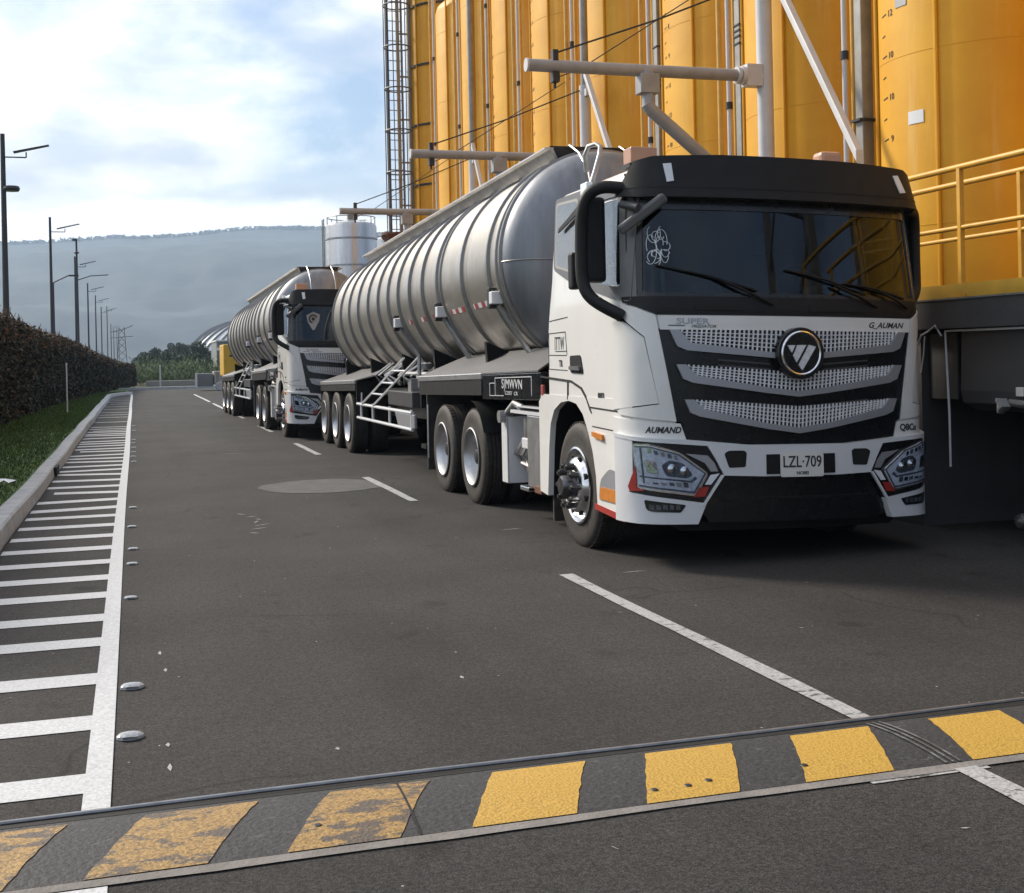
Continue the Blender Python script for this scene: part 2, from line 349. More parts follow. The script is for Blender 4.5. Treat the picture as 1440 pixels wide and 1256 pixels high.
def text_mesh(txt, size, extrude=.001, shear=0, bold=0):
    cu_ = bpy.data.curves.new('t', 'FONT'); cu_.body = txt; cu_.size = size; cu_.extrude = extrude; cu_.align_x = 'CENTER'; cu_.align_y = 'CENTER'
    cu_.shear = shear; cu_.offset = bold; cu_.resolution_u = 3
    ob = bpy.data.objects.new('t', cu_); col.objects.link(ob)
    bpy.context.view_layer.update()
    me = bpy.data.meshes.new_from_object(ob.evaluated_get(bpy.context.evaluated_depsgraph_get()))
    bpy.data.objects.remove(ob); return me
def text_obj(name, txt, size, fn, m, parent, sx=1, extrude=.0012, shear=0, bold=0):
    """lettering whose flat points (a, b) are carried on to a surface by fn(a, b, depth)"""
    me = text_mesh(txt, size, extrude, shear, bold)
    off = OFF.get(parent.name, (0, 0, 0))
    for v in me.vertices:
        p = fn(v.co.x * sx, v.co.y, v.co.z); v.co = (p[0] - off[0], p[1] - off[1], p[2] - off[2])
    me.materials.clear(); me.materials.append(MAT[m])
    o = bpy.data.objects.new(name, me); col.objects.link(o); o.parent = parent; OFF[o.name] = off
    return o
def rpoly(pts, r, n=4):
    outp = []
    m = len(pts)
    for i in range(m):
        p0, p1, p2 = Vector(pts[i - 1]), Vector(pts[i]), Vector(pts[(i + 1) % m])
        a = (p0 - p1); b = (p2 - p1); k = min(r, a.length * .45, b.length * .45)
        A = p1 + a.normalized() * k; B = p1 + b.normalized() * k
        for t in range(n + 1):
            t /= n; q = A * (1 - t) ** 2 + p1 * 2 * t * (1 - t) + B * t * t; outp.append((q.x, q.y))
    return outp

# ------------------------------------------------------------------ cab surface: (u, z) -> point
def rake(z): return 0.0 if z < 1.9 else min(.10, (z - 1.9) * .12)
def sec(u):
    a = abs(u)
    if a <= 1.0: x, y = a, .1 * a * a
    elif a < 1.46:
        t = (a - 1.0) / .46
        P = ((1.0, .1), (1.16, .135), (1.25, .27), (1.25, .45)); b = [(1 - t) ** 3, 3 * t * (1 - t) ** 2, 3 * t * t * (1 - t), t ** 3]
        x = sum(b[i] * P[i][0] for i in range(4)); y = sum(b[i] * P[i][1] for i in range(4))
    else: x, y = 1.25, a - 1.01
    return (x if u >= 0 else -x), y
def tumble(z): return 0 if z < 1.95 else (z - 1.95) * .035
def M(u, z, off=0):
    x, y = sec(u); e = 1e-3
    x1, y1 = sec(u - e); x2, y2 = sec(u + e)
    nx, ny = (y2 - y1), -(x2 - x1); L_ = math.hypot(nx, ny) or 1
    a = abs(u); k = 1 if a < 1.46 else max(0, 1 - (a - 1.46) / .9)
    y += rake(z) * k
    x -= math.copysign(tumble(z), x) * min(1, abs(x))
    x += nx / L_ * off; y += ny / L_ * off
    return (x, y, z - .026 * (x + 1.25))
def FU(y): return y + 1.01          # side position y -> u
def patch(poly, off, thick, name, m, parent, step=.07, fn=None, label=None, smooth=True):
    fn = fn or M
    bm = bmesh.new(); vs = [bm.verts.new((p[0], p[1], 0)) for p in poly]; f = bm.faces.new(vs)
    f.normal_update(); bmesh.ops.triangulate(bm, faces=[f], ngon_method='EAR_CLIP')
    xs = [p[0] for p in poly]
    k = math.ceil(min(xs) / step)
    while k * step < max(xs):
        g = bm.verts[:] + bm.edges[:] + bm.faces[:]
        bmesh.ops.bisect_plane(bm, geom=g, plane_co=(k * step, 0, 0), plane_no=(1, 0, 0), dist=1e-5); k += 1
    bm.verts.index_update()
    V = [(v.co.x, v.co.y) for v in bm.verts]; F_ = [[v.index for v in f.verts] for f in bm.faces]
    bd = [(e.verts[0].index, e.verts[1].index) for e in bm.edges if len(e.link_faces) == 1]
    bm.free(); n = len(V)
    mb = MB()
    vv = [fn(u, z, off) for u, z in V] + [fn(u, z, off - thick) for u, z in V]
    mb.add(vv, F_ + [[i + n for i in reversed(f)] for f in F_], smooth)
    for a, b in bd: mb.f.append((a, b, b + n, a + n)); mb.sm.append(smooth); mb.mi.append(0)
    return mb.build(name, m, parent, label=label)
def mir(p): return [(-a, b) for a, b in reversed(p)]

# ------------------------------------------------------------------ wheels
def wheel(parent, x, y, side, kind):
    """side -1: outer face towards -x.  kind: 'steer', 'drive', 'trailer'"""
    s = side; r = .515
    def tyre(x_out, w_):
        q = [(.30, 0), (.335, .012), (.40, -.004), (.455, .0), (.49, .012), (.508, .032), (r, .055)]
        for g in (.085, .13, .175, .22): q += [(r, g - .008), (r - .014, g - .005), (r - .014, g + .005), (r, g + .008)]
        q += [(r, w_ - .055), (.508, w_ - .032), (.49, w_ - .012), (.44, w_), (.34, w_ - .01), (.30, w_)]
        return [(a, x_out - s * b) for a, b in q]
    xo = x
    t = MB().lathe(tyre(xo, .285), (0, y, .5), 'x', 56, closed=True)
    for k in range(56):        # shoulder blocks of the tread
        a = k * 2 * math.pi / 56
        for (b0, b1) in ((.03, .075), (.225, .255)):
            c = Matrix.Rotation(a, 3, 'X')
            pts = []
            for dz in (r - .004, r + .006):
                for dy, bx in ((-.018, b0), (.018, b0), (.018, b1), (-.018, b1)):
                    q = c @ Vector((0, dy, dz)); pts.append((xo - s * bx, y + q.y, .5 + q.z))
            t.hexa(pts)
    if kind != 'steer': t.lathe(tyre(xo - s * .33, .285), (0, y, .5), 'x', 48, closed=True)
    o = t.build('wheel', 'rubber', parent)
    rim = MB()
    if kind == 'steer':
        q = [(.305, .0), (.315, -.006), (.30, -.012), (.285, .01), (.275, .05), (.262, .075), (.25, .03), (.225, -.02), (.19, -.045), (.13, -.05), (0, -.05)]
        rim.lathe([(a, xo - s * b) for a, b in q], (0, y, .5), 'x', 48)
    else:
        q = [(.305, .0), (.315, -.008), (.302, -.014), (.285, .01), (.27, .06), (.255, .12), (.235, .165), (.16, .17), (.15, .12), (.0, .12)]
        rim.lathe([(a, xo - s * b) for a, b in q], (0, y, .5), 'x', 48)
    hb = rim
    for k in range(8 if kind == 'steer' else 8):
        a = (k + .5) * 2 * math.pi / 8; rr = .228 if kind == 'steer' else .205
        xx = xo + s * .017 if kind == 'steer' else xo - s * .168
        hb.tube([(xx + s * .004, y + math.cos(a) * rr, .5 + math.sin(a) * rr), (xx - s * .02, y + math.cos(a) * rr, .5 + math.sin(a) * rr)], .026 if kind == 'steer' else .022, 10, mi=1)
    rim.build('rim', ['chrome' if kind == 'steer' else 'brushed_metal', 'seam'], o)
    h = MB()
    if kind == 'steer':
        h.lathe([(a, xo + s * b) for a, b in [(.13, .045), (.13, .06), (.09, .07), (.085, .13), (.07, .15), (0, .155)]], (0, y, .5), 'x', 24)
        for k in range(10):
            a = k * 2 * math.pi / 10; cy, cz = y + math.cos(a) * .165, .5 + math.sin(a) * .165
            h.tube([(xo + s * .045, cy, cz), (xo + s * .115, cy, cz)], .027, 8)
            h.tube([(xo + s * .115, cy, cz), (xo + s * .128, cy, cz)], .018, 8)
    else:
        h.lathe([(a, xo + s * b) for a, b in [(.15, -.13), (.12, -.11), (.085, -.08), (.08, -.05), (.06, -.04), (0, -.038)]], (0, y, .5), 'x', 24)
        for k in range(10):
            a = k * 2 * math.pi / 10; cy, cz = y + math.cos(a) * .125, .5 + math.sin(a) * .125
            h.tube([(xo - s * .13, cy, cz), (xo - s * .085, cy, cz)], .016, 7)
    h.build('hub', 'dark_metal' if kind != 'steer' else 'hub_metal', o)
    return o

# ------------------------------------------------------------------ tractor
def build_tractor():
    T = thing('tractor_truck', 'near white cab-over tractor truck with black visor and full view of its mesh grille', 'truck', (0, 0, 0), 'white tractors pulling tankers')
    # shell with window openings
    us = sorted(set([-3.02 + .12 * i for i in range(0, 50)] + [-1.19, 1.19, -1.0, 1.0, -1.1, 1.1, -1.25, 1.25, -1.35, 1.35, -1.46, 1.46, -1.33, -2.18, 1.33, 2.18]))
    us = [u for u in us if -3.02 <= u <= 3.02]
    zs = [1.2, 1.45, 1.7, 1.85, 1.98, 2.08, 2.2, 2.35, 2.5, 2.64, 2.72, 2.8, 2.86, 2.9, 2.93]
    def top_in(z): return 0 if z < 2.8 else (.02 if z < 2.88 else (.04 if z < 2.92 else .075))
    def shell(inset, m, name, par):
        mb = MB(); nu = len(us)
        for z in zs:
            yr = 2.2 - (z - 1.37) * .2
            for u in us:
                x, y, zz_ = M(u, z, -inset - top_in(z))
                if y > yr - .12: 
                    x = math.copysign(abs(x) - max(0, y - (yr - .12)) * .4, x); y = min(y, yr - inset)
                mb.v.append((x, y, zz_))
        for i in range(len(zs) - 1):
            for j in range(nu - 1):
                uc, zc = (us[j] + us[j + 1]) / 2, (zs[i] + zs[i + 1]) / 2
                if abs(uc) < 1.19 and 1.98 < zc < 2.64: continue
                if 1.33 < abs(uc) < 2.18 and 2.08 < zc < 2.72: continue
                a = i * nu + j; mb.f.append((a, a + 1, a + 1 + nu, a + nu)); mb.sm.append(True); mb.mi.append(0)
            a = i * nu; mb.f.append((a, a + nu, a + 2 * nu - 1, a + nu - 1)); mb.sm.append(True); mb.mi.append(0)
        # roof: rings shrinking to the middle
        base = (len(zs) - 1) * nu; prev = list(range(base, base + nu)); cx, cy = 0, 1.0
        for k, (f, h) in enumerate(((.93, .03), (.8, .055), (.5, .075), (.02, .085))):
            cur = []
            for idx in range(base, base + nu):
                x, y, z = mb.v[idx]; mb.v.append((cx + (x - cx) * f, cy + (y - cy) * f, z + h)); cur.append(len(mb.v) - 1)
            for j in range(nu):
                j2 = (j + 1) % nu; mb.f.append((prev[j], prev[j2], cur[j2], cur[j])); mb.sm.append(True); mb.mi.append(0)
            prev = cur
        return mb.build(name, m, par)
    body = shell(0, 'white_paint', 'cab_body', T)
    shell(.05, 'dark_grey_plastic', 'cab_lining', body)
    # underside of the cab so that the inside stays closed
    MB().box((-1.0, .3, 1.16), (1.0, 2.1, 1.21)).build('cab_floor', 'chassis_black', body)
    # lower side panels with the wheel arch
    side = [(.25, 1.23), (2.235, 1.23), (2.235, 1.2), (2.29, 1.16), (2.30, .37), (2.09, .35), (2.03, .78), (1.98, .98), (1.88, 1.10), (1.70, 1.17), (1.5, 1.19), (1.32, 1.17), (1.17, 1.09), (1.05, .95), (.96, .8), (.90, .62), (.88, .40), (.36, .335), (.30, .7)]
    for s in (-1, 1):
        pl = [(FU(a), b) for a, b in side]
        if s < 0: pl = mir(pl)
        patch(pl, .006, .05, 'fender', 'white_paint', T)
        arch = [(2.09, .35), (2.03, .78), (1.98, .98), (1.88, 1.10), (1.70, 1.17), (1.5, 1.19), (1.32, 1.17), (1.17, 1.09), (1.05, .95), (.96, .8), (.90, .62), (.88, .40)]
        mb = MB(); vs = [(s * 1.24, a, b + (0 if s < 0 else -.06)) for a, b in arch] + [(s * .75, a, b + (0 if s < 0 else -.06)) for a, b in arch]; n = len(arch)
        mb.add(vs, [(i, i + 1, i + 1 + n, i + n) for i in range(n - 1)], True); mb.build('arch_liner', 'chassis_black', T)
        MB().box((s * 1.2, 2.1, .12), (s * .85, 2.13, .7)).build('mud_flap', 'rubber', T)
        # step recess with amber reflector, red strip
        r1 = [(FU(a), b) for a, b in rpoly([(.385, .44), (.385, .68), (.6, .70), (.8, .60), (.84, .44)], .05)]
        r2 = [(FU(a), b) for a, b in [(.39, .45), (.39, .545), (.79, .545), (.82, .45)]]
        r3 = [(FU(a), b) for a, b in [(.35, .325), (.35, .375), (.92, .405), (.93, .36)]]
        for pp, of, nm, mm in ((r1, .009, 'step_recess', 'silver_paint'), (r2, .013, 'side_reflector', 'amber'), (r3, .012, 'sill_strip', 'red_paint')):
            patch(pp if s > 0 else mir(pp), of, .01, nm, mm, T)
        sg = rpoly([(FU(a), b) for a, b in [(.70, .905), (.70, .95), (.92, .965), (.92, .93)]], .01)
        patch(sg if s > 0 else mir(sg), .03, .03, 'side_turn_lamp', 'amber', T)
        # seams
        seams = [[(2.23, 1.375), (1.45, 1.345), (1.2, 1.29), (1.08, 1.21), (1.0, 1.12), (.96, 1.10), (.96, 1.115), (1.07, 1.225), (1.19, 1.305), (1.44, 1.36), (2.23, 1.39)],
                 [(.27, 1.13), (.99, 1.145), (.99, 1.157), (.27, 1.142)],
                 [(.27, 1.75), (.262, 2.9), (.272, 2.9), (.28, 1.75)],
                 [(1.52, 1.2), (1.51, 1.345), (1.522, 1.345), (1.532, 1.2)],
                 [(.37, .985), (.95, 1.0), (.95, 1.008), (.37, .993)]]
        for pp in seams:
            q = [(FU(a), b) for a, b in pp]; patch(q if s > 0 else mir(q), .0095, .01, 'panel_seam', 'seam', T)
        # door handle
        hd = rpoly([(FU(a), b) for a, b in [(1.45, 1.56), (1.2, 1.565), (1.14, 1.415), (1.44, 1.42)]], .03)
        ho = patch(hd if s > 0 else mir(hd), .008, .02, 'door_handle', 'black_plastic', T)
        hd2 = rpoly([(FU(a), b) for a, b in [(1.42, 1.475), (1.2, 1.475), (1.18, 1.44), (1.42, 1.445)]], .012)
        patch(hd2 if s > 0 else mir(hd2), .03, .02, 'grip', 'pillar_grey', ho)
        # side window: frame, quarter light, door glass, and rain visor
        fr = rpoly([(FU(a), b) for a, b in [(.13, 2.80), (.24, 1.955), (.28, 1.95), (.83, 2.05), (1.44, 2.17), (1.83, 2.29), (1.80, 2.885), (1.0, 2.88), (.38, 2.86)]], .06)
        mf = MB()
        # frame ring between outline and door glass hole
        inner = [(FU(a), b) for a, b in rpoly([(.32, 2.74), (.34, 2.06), (.83, 2.12), (1.15, 2.19), (1.15, 2.75)], .04)]
        def ring(outer, inn, off, th, name, m):
            # strip between two closed outlines, resampled by angle
            import bisect as _b
            c = (sum(p[0] for p in inn) / len(inn), sum(p[1] for p in inn) / len(inn))
            def hit(poly, a):
                dx, dy = math.cos(a), math.sin(a); best = None
                for (x1, y1), (x2, y2) in zip(poly, poly[1:] + poly[:1]):
                    ex, ey = x2 - x1, y2 - y1; den = dx * ey - dy * ex
                    if abs(den) < 1e-9: continue
                    t = ((x1 - c[0]) * ey - (y1 - c[1]) * ex) / den; q = ((x1 - c[0]) * dy - (y1 - c[1]) * dx) / den
                    if t > 0 and -1e-6 <= q <= 1 + 1e-6 and (best is None or t > best): best = t
                return (c[0] + dx * best, c[1] + dy * best)
            angs = sorted([math.atan2(p[1] - c[1], p[0] - c[0]) for p in outer + inn] + [k * math.pi / 24 for k in range(-24, 24)])
            A_ = [hit(outer, a) for a in angs]; B_ = [hit(inn, a) for a in angs]; n = len(angs)
            mb = MB()
            for of in (off, off - th):
                for P_ in (A_, B_): mb.v += [M(-p[0] if s < 0 else p[0], p[1], of) for p in P_]
            for k in range(n):
                k2 = (k + 1) % n
                for q in ((k, k2, n + k2, n + k), (2 * n + k, 2 * n + k2, 3 * n + k2, 3 * n + k), (k, k2, 2 * n + k2, 2 * n + k), (n + k, n + k2, 3 * n + k2, 3 * n + k)):
                    mb.f.append(q); mb.sm.append(False); mb.mi.append(0)
            return mb.build(name, m, T)
        ring(fr, inner, .012, .03, 'window_frame', 'pillar_grey')
        gl = [(FU(a), b) for a, b in [(.30, 2.76), (.32, 2.04), (.83, 2.10), (1.17, 2.17), (1.17, 2.77)]]
        patch(gl if s > 0 else mir(gl), -.004, .003, 'door_window', 'side_glass', T)
        ql = rpoly([(FU(a), b) for a, b in [(1.24, 2.23), (1.77, 2.33), (1.75, 2.83), (1.24, 2.81)]], .05)
        patch(ql if s > 0 else mir(ql), .016, .006, 'quarter_window', 'side_glass', T)
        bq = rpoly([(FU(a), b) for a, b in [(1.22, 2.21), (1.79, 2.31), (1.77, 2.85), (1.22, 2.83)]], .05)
        patch(bq if s > 0 else mir(bq), .014, .004, 'quarter_reflection', 'beige_grey', T)  # bright sky reflection in the pane, put into this backing's colour
        rv = [(FU(a), b) for a, b in [(.95, 2.80), (1.60, 2.62), (1.62, 2.585), (.95, 2.735)]]
        patch(rv if s > 0 else mir(rv), .05, .012, 'rain_visor', 'black_plastic', T)
    # windscreen, its black surround and belt
    patch(rpoly([(-1.185, 1.99), (1.185, 1.99), (1.17, 2.66), (-1.17, 2.66)], .05), -.006, .004, 'windscreen', 'windscreen_glass', T)
    sur = [([(-1.20, 1.975), (1.20, 1.975), (1.20, 2.035), (1.12, 2.012), (-1.12, 2.012), (-1.20, 2.035)], 'black_gloss'),
           ([(-1.20, 2.76), (-1.20, 2.60), (-1.1, 2.625), (1.1, 2.625), (1.20, 2.60), (1.20, 2.76)], 'black_gloss'),
           ([(-1.20, 2.0), (-1.155, 2.0), (-1.135, 2.65), (-1.20, 2.65)], 'black_gloss'),
           ([(1.20, 2.65), (1.135, 2.65), (1.155, 2.0), (1.20, 2.0)], 'black_gloss')]
    for p, m in sur: patch(p, .006, .02, 'windscreen_surround', m, T)
    for s in (-1, 1):
        pil = [(1.20, 1.97), (1.34, 1.95), (1.30, 2.3), (1.24, 2.78), (1.20, 2.74)]
        patch(pil if s > 0 else mir(pil), .008, .02, 'pillar_cover', 'pillar_grey' if s < 0 else 'black_plastic', T)
    belt = [(-1.055, 1.85), (1.055, 1.85), (1.2, 1.905), (1.335, 1.945), (1.345, 1.985), (1.2, 1.985), (-1.2, 1.985), (-1.345, 1.985), (-1.335, 1.945), (-1.2, 1.905)]
    patch(belt, .012, .03, 'lower_belt', 'black_plastic', T)
    patch([(-.78, 1.885), (-.42, 1.885), (-.42, 1.925), (-.78, 1.925)], .018, .01, 'belt_recess', 'seam', T)
    patch([(.12, 1.885), (.62, 1.885), (.62, 1.925), (.12, 1.925)], .018, .01, 'belt_recess', 'seam', T)
    # visor
    vt = [(-1.33, 2.735), (-1.15, 2.715), (1.15, 2.715), (1.33, 2.735), (1.22, 2.985), (1.1, 3.015), (.6, 3.03), (-.6, 3.03), (-1.1, 3.015), (-1.22, 2.985)]
    def Mv(u, z, off): 
        x, y, zz_ = M(u, z, off); return (x * (1 - max(0, z - 2.72) * .16), y - (.05 - (z - 2.72) * .1) * 1.0, zz_ - .012)
    vz = patch(vt, .085, .16, 'sun_visor', 'black_plastic', T, fn=Mv)
    patch([(-1.30, 2.782), (1.30, 2.782), (1.30, 2.788), (-1.30, 2.788)], .088, .004, 'visor_crease', 'seam', vz, fn=Mv)
    for c in (-1.0, 1.0):
        q = [(c - .035, 2.955), (c + .015, 2.96), (c + .05, 2.83), (c, 2.822)]
        patch(q, .094, .012, 'marker_lamp', 'white_lens', vz, fn=Mv)
    MB().tube([(-.12, .02, 2.90), (-.12, .012, 2.87)], .006, 6).build('washer_nozzle', 'white_lens', vz)
    # interior
    MB().box((-1.1, .22, 1.55), (1.1, .72, 1.97)).box((-1.1, .7, 1.25), (1.1, 1.9, 1.35)).build('dashboard', 'dark_grey_plastic', T, bevel=.04)
    for sx in (-.62, .62):
        MB().box((sx - .26, 1.05, 1.6), (sx + .26, 1.5, 1.75)).box((sx - .24, 1.42, 1.7), (sx + .24, 1.56, 2.4)).box((sx - .13, 1.44, 2.4), (sx + .13, 1.54, 2.58)).build('seat', 'seat_cloth', T, bevel=.05)
    st = MB(); cx, cy, cz = .55, .82, 2.06
    ring_ = [(cx + math.cos(a) * .24, cy + math.sin(a) * .12, cz + math.sin(a) * .2) for a in [k * math.pi / 12 for k in range(25)]]
    st.tube(ring_, .016, 8, cap=False); st.tube([(cx - .23, cy, cz), (cx + .23, cy, cz)], .014, 6); st.tube([(cx, cy, cz), (cx, .6, 1.8)], .03, 8)
    st.build('steering_wheel', 'chassis_black', T)
    MB().add([(-.72, .21, 2.0), (-.47, .21, 2.0), (-.49, .24, 2.075), (-.6, .26, 2.10), (-.68, .25, 2.08), (-.72, .45, 1.985), (-.47, .45, 1.985)], [(0, 1, 2, 3, 4), (0, 5, 6, 1), (4, 3, 2, 6, 5)]).build('dash_paper', 'white_lens', T)
    MB().box((.28, .22, 1.99), (.52, .34, 2.05)).build('dash_tray', 'brushed_metal', T, bevel=.02)
    # wipers
    for (pu, pz, eu, ez, bu0, bz0, bu1, bz1) in ((-.18, 1.93, -.62, 2.12, -1.05, 2.21, -.30, 2.03), (.72, 1.93, .34, 2.08, -.05, 2.19, .62, 2.02), (1.02, 1.93, .74, 2.05, .45, 2.10, 1.0, 2.0)):
        wp = MB(); wp.tube([M(pu, pz, .02), M((pu + eu) / 2, (pz + ez) / 2, .05), M(eu, ez, .035)], .011, 6)
        wp.tube([M(bu0, bz0, .012), M((bu0 + bu1) / 2, (bz0 + bz1) / 2 + .015, .03), M(bu1, bz1, .012)], .009, 6)
        wp.build('wiper', 'chassis_black', T)
    # upper white strip and black grille panel
    patch([(-1.05, 1.845), (1.05, 1.845), (1.035, 1.742), (-1.035, 1.742)], .016, .03, 'name_strip', 'white_paint', T)
    gp = [(-1.045, 1.75), (1.045, 1.75), (.93, 1.08), (.895, 1.07), (.86, .935), (.4, .91), (-.4, .91), (-.86, .935), (-.895, 1.07), (-.93, 1.08)]
    patch(gp, .004, .03, 'grille_panel', 'black_gloss', T)
    for zl in ((1.53, 1.50), (1.49, 1.46), (1.235, 1.18), (1.205, 1.15)):
        for s in (-1, 1):
            q = [(.22, zl[1]), (.62, zl[0]), (.62, zl[0] - .012), (.22, zl[1] - .012)] if zl[0] > 1.3 else [(0.005, zl[1]), (.62, zl[0]), (.62, zl[0] - .012), (0.005, zl[1] - .012)]
            patch(q if s > 0 else mir(q), .02, .015, 'grille_slat', 'dark_grey_plastic', T)
    # three bars: silver lip with a bright mesh inside
    bars = [((.975, 1.742), (.91, 1.60), 1.742, 1.525), ((.93, 1.49), (.872, 1.365), 1.435, 1.255), ((.875, 1.235), (.825, 1.12), 1.185, .985)]
    for (tl, bl, tm, bmid) in bars:
        lip = .042
        outer = [(-tl[0], tl[1]), (-tl[0] + .07, tl[1]), (-bl[0] + .085, bl[1] + lip + .005), (-.25, bmid + (bl[1] - bmid) * .25 + lip), (0, bmid + lip), (.25, bmid + (bl[1] - bmid) * .25 + lip),
                 (bl[0] - .085, bl[1] + lip + .005), (tl[0] - .07, tl[1]), (tl[0], tl[1]), (bl[0] + .01, bl[1] + .02), (bl[0] - .06, bl[1] - .008), (.25, bmid + (bl[1] - bmid) * .25), (0, bmid), (-.25, bmid + (bl[1] - bmid) * .25), (-bl[0] + .06, bl[1] - .008), (-bl[0] - .01, bl[1] + .02)]
        bo = patch(list(reversed(outer)), .04, .04, 'grille_bar', 'silver_paint', T)
        inner = [(-tl[0] + .065, tl[1]), (0, tm), (tl[0] - .065, tl[1]), (bl[0] - .08, bl[1] + lip), (0, bmid + lip - .004), (-bl[0] + .08, bl[1] + lip)]
        patch(inner, .012, .01, 'mesh_backing', 'black_gloss', bo)
        me_ = MB(); nrow = 5
        def lo(u):
            a = abs(u); e = bl[0] - .08
            if a < .25: return bmid + lip + (bl[1] - bmid) * (a / .25) * .25
            return (bmid + (bl[1] - bmid) * .25 + lip) + ((bl[1] + lip) - (bmid + (bl[1] - bmid) * .25 + lip)) * min(1, (a - .25) / (e - .25))
        def hi(u): return tm + (tl[1] - tm) * min(1, abs(u) / (tl[0] - .07))
        W_ = tl[0] - .085
        def seg3(a, b, wd, o0=.016, o1=.026):
            (u1, z1), (u2, z2) = a, b; d = Vector((u2 - u1, z2 - z1)); nrm = Vector((-d.y, d.x)).normalized() * wd / 2
            q = [(u1 + nrm.x, z1 + nrm.y), (u2 + nrm.x, z2 + nrm.y), (u2 - nrm.x, z2 - nrm.y), (u1 - nrm.x, z1 - nrm.y)]
            me_.hexa([M(x_, y_, o0) for x_, y_ in q] + [M(x_, y_, o1) for x_, y_ in q])
        nn_ = 50
        for k in range(nn_ + 1):
            u = -W_ + 2 * W_ * k / nn_
            l_, h_ = lo(u), hi(u)
            if abs(u) > bl[0] - .09: l_ = max(l_, bl[1] + lip + (abs(u) - (bl[0] - .09)) / max(.02, (tl[0] - bl[0] + .02)) * (tl[1] - bl[1] - lip) * .9)
            if h_ - l_ < .01: continue
            seg3((u, l_), (u + .012, h_), .0115)
        for r_ in range(1, nrow):
            f = r_ / nrow; e = bl[0] - .09 + (tl[0] - bl[0]) * f; n_ = 24
            for k in range(n_):
                u1 = -e + 2 * e * k / n_; u2 = -e + 2 * e * (k + 1) / n_
                seg3((u1, lo(u1) + (hi(u1) - lo(u1)) * f), (u2, lo(u2) + (hi(u2) - lo(u2)) * f), .007, .014, .022)
        me_.build('mesh_insert', 'mesh_silver', bo)
    # emblem: black disc, bright ring, slashed triangle
    ez = 1.575
    def disc(r, y0, y1, z=ez, seg=40): return MB().lathe([(0, y0), (r, y0), (r, y1), (0, y1)], (0, 0, z - .033), 'y', seg)
    em = disc(.19, -.085, .0).build('emblem', 'black_gloss', T, bevel=.006)
    MB().lathe([(.147, -.088), (.156, -.094), (.165, -.088), (.156, -.084)], (0, 0, ez - .033), 'y', 48, closed=True).build('emblem_ring', 'chrome', em)
    def tri(poly): return MB().prism([(a, ez - .033 + b) for a, b in poly], 'y', -.098, -.084).build('emblem_blade', 'mesh_silver', em)
    tri([(-.115, .06), (-.055, .06), (-.083, .008), (-.098, .03)]); tri([(-.035, .06), (.035, .06), (-.045, -.065), (-.07, -.018)]); tri([(.06, .06), (.115, .045), (.0, -.125), (-.028, -.085)])
    # corner panels
    for s in (-1, 1):
        cpn = [(1.065, 1.845), (.935, 1.075), (1.40, 1.12), (1.41, 1.15), (1.052, 1.20), (1.145, 1.69), (1.29, 1.80), (1.33, 1.84), (1.345, 1.94), (1.2, 1.90)]
        cpn = list(reversed(cpn))
        patch(cpn if s > 0 else mir(cpn), .020, .03, 'corner_flange', 'white_paint', T)
        cp = [(1.054, 1.207), (1.50, 1.150), (1.50, 1.81), (1.337, 1.805), (1.295, 1.786), (1.152, 1.685)]
        patch(cp if s > 0 else mir(cp), .014, .02, 'corner_panel', 'white_paint', T)
        gv = [(1.04, 1.195), (1.42, 1.14), (1.42, 1.825), (1.325, 1.825), (1.285, 1.80), (1.14, 1.695)]
        patch(gv if s > 0 else mir(gv), .005, .008, 'corner_groove', 'seam', T)
        ub = [(.94, 1.08), (.93, .95), (1.5, .98), (1.5, 1.23), (.98, 1.23)]
        ub = list(reversed(ub)); patch(mir(ub) if s < 0 else ub, .002, .03, 'corner_base', 'white_paint', T)
        sh = [(.905, 1.06), (1.50, 1.10), (1.50, .985), (1.40, .975), (.865, .94)]
        sh = list(reversed(sh)); patch(sh if s > 0 else mir(sh), .016, .04, 'shoulder_panel', 'white_paint', T)
    # bumper
    core = [(-1.44, .40), (-1.2, .37), (1.2, .37), (1.44, .40), (1.44, .95), (-1.44, .95)]
    bar = [(-.86, .945), (-.4, .905), (.4, .905), (.86, .945), (1.25, .965), (1.42, .985), (1.42, .955), (1.22, .935), (.72, .90), (.66, .80), (.60, .685), (.30, .675), (-.30, .675), (-.60, .685), (-.66, .80), (-.72, .90), (-1.22, .935), (-1.42, .955), (-1.42, .985), (-1.25, .965)]
    B_ = patch(list(reversed(bar)), .05, .06, 'bumper', 'white_panel', T)
    for s in (-1, 1):
        def P(l): l = list(l); return l if s > 0 else mir(l)
        def Q(nm, pts, off, th, m, par=T, r=0):
            pts = rpoly(pts, r) if r else pts
            return patch(P(pts), off, th, nm, m, par)
        Q('bumper_corner', [(.80, .335), (1.2, .335), (1.42, .34), (1.42, .97), (1.245, .95), (1.245, .60), (1.28, .56), (.735, .485)], .046, .06, 'white_panel')
        Q('bumper_edge', [(.60, .69), (.75, .47), (.765, .475), (.622, .69)], .056, .02, 'white_panel')
        Q('lamp_trim', [(.715, .70), (.81, .535), (1.215, .59), (1.25, .915), (1.12, .915), (.92, .853)], .042, .02, 'chrome', T, r=.03)
        Q('lamp_surround', [(.615, .69), (.75, .475), (1.28, .565), (1.26, .945), (.73, .905), (.665, .80)], .034, .04, 'black_gloss')
        hl = Q('headlight', [(.73, .70), (.82, .55), (1.20, .60), (1.235, .90), (1.12, .90), (.93, .84)], .048, .012, 'lens', r=.03)
        # dark dividers and bright cells inside the lamp
        Q('lamp_divider', [(.735, .70), (.82, .556), (1.195, .606), (1.198, .618), (.828, .572), (.75, .70), (.935, .832), (1.12, .888), (1.225, .888), (1.225, .897), (1.118, .897), (.928, .840)], .051, .005, 'lamp_dark', hl)
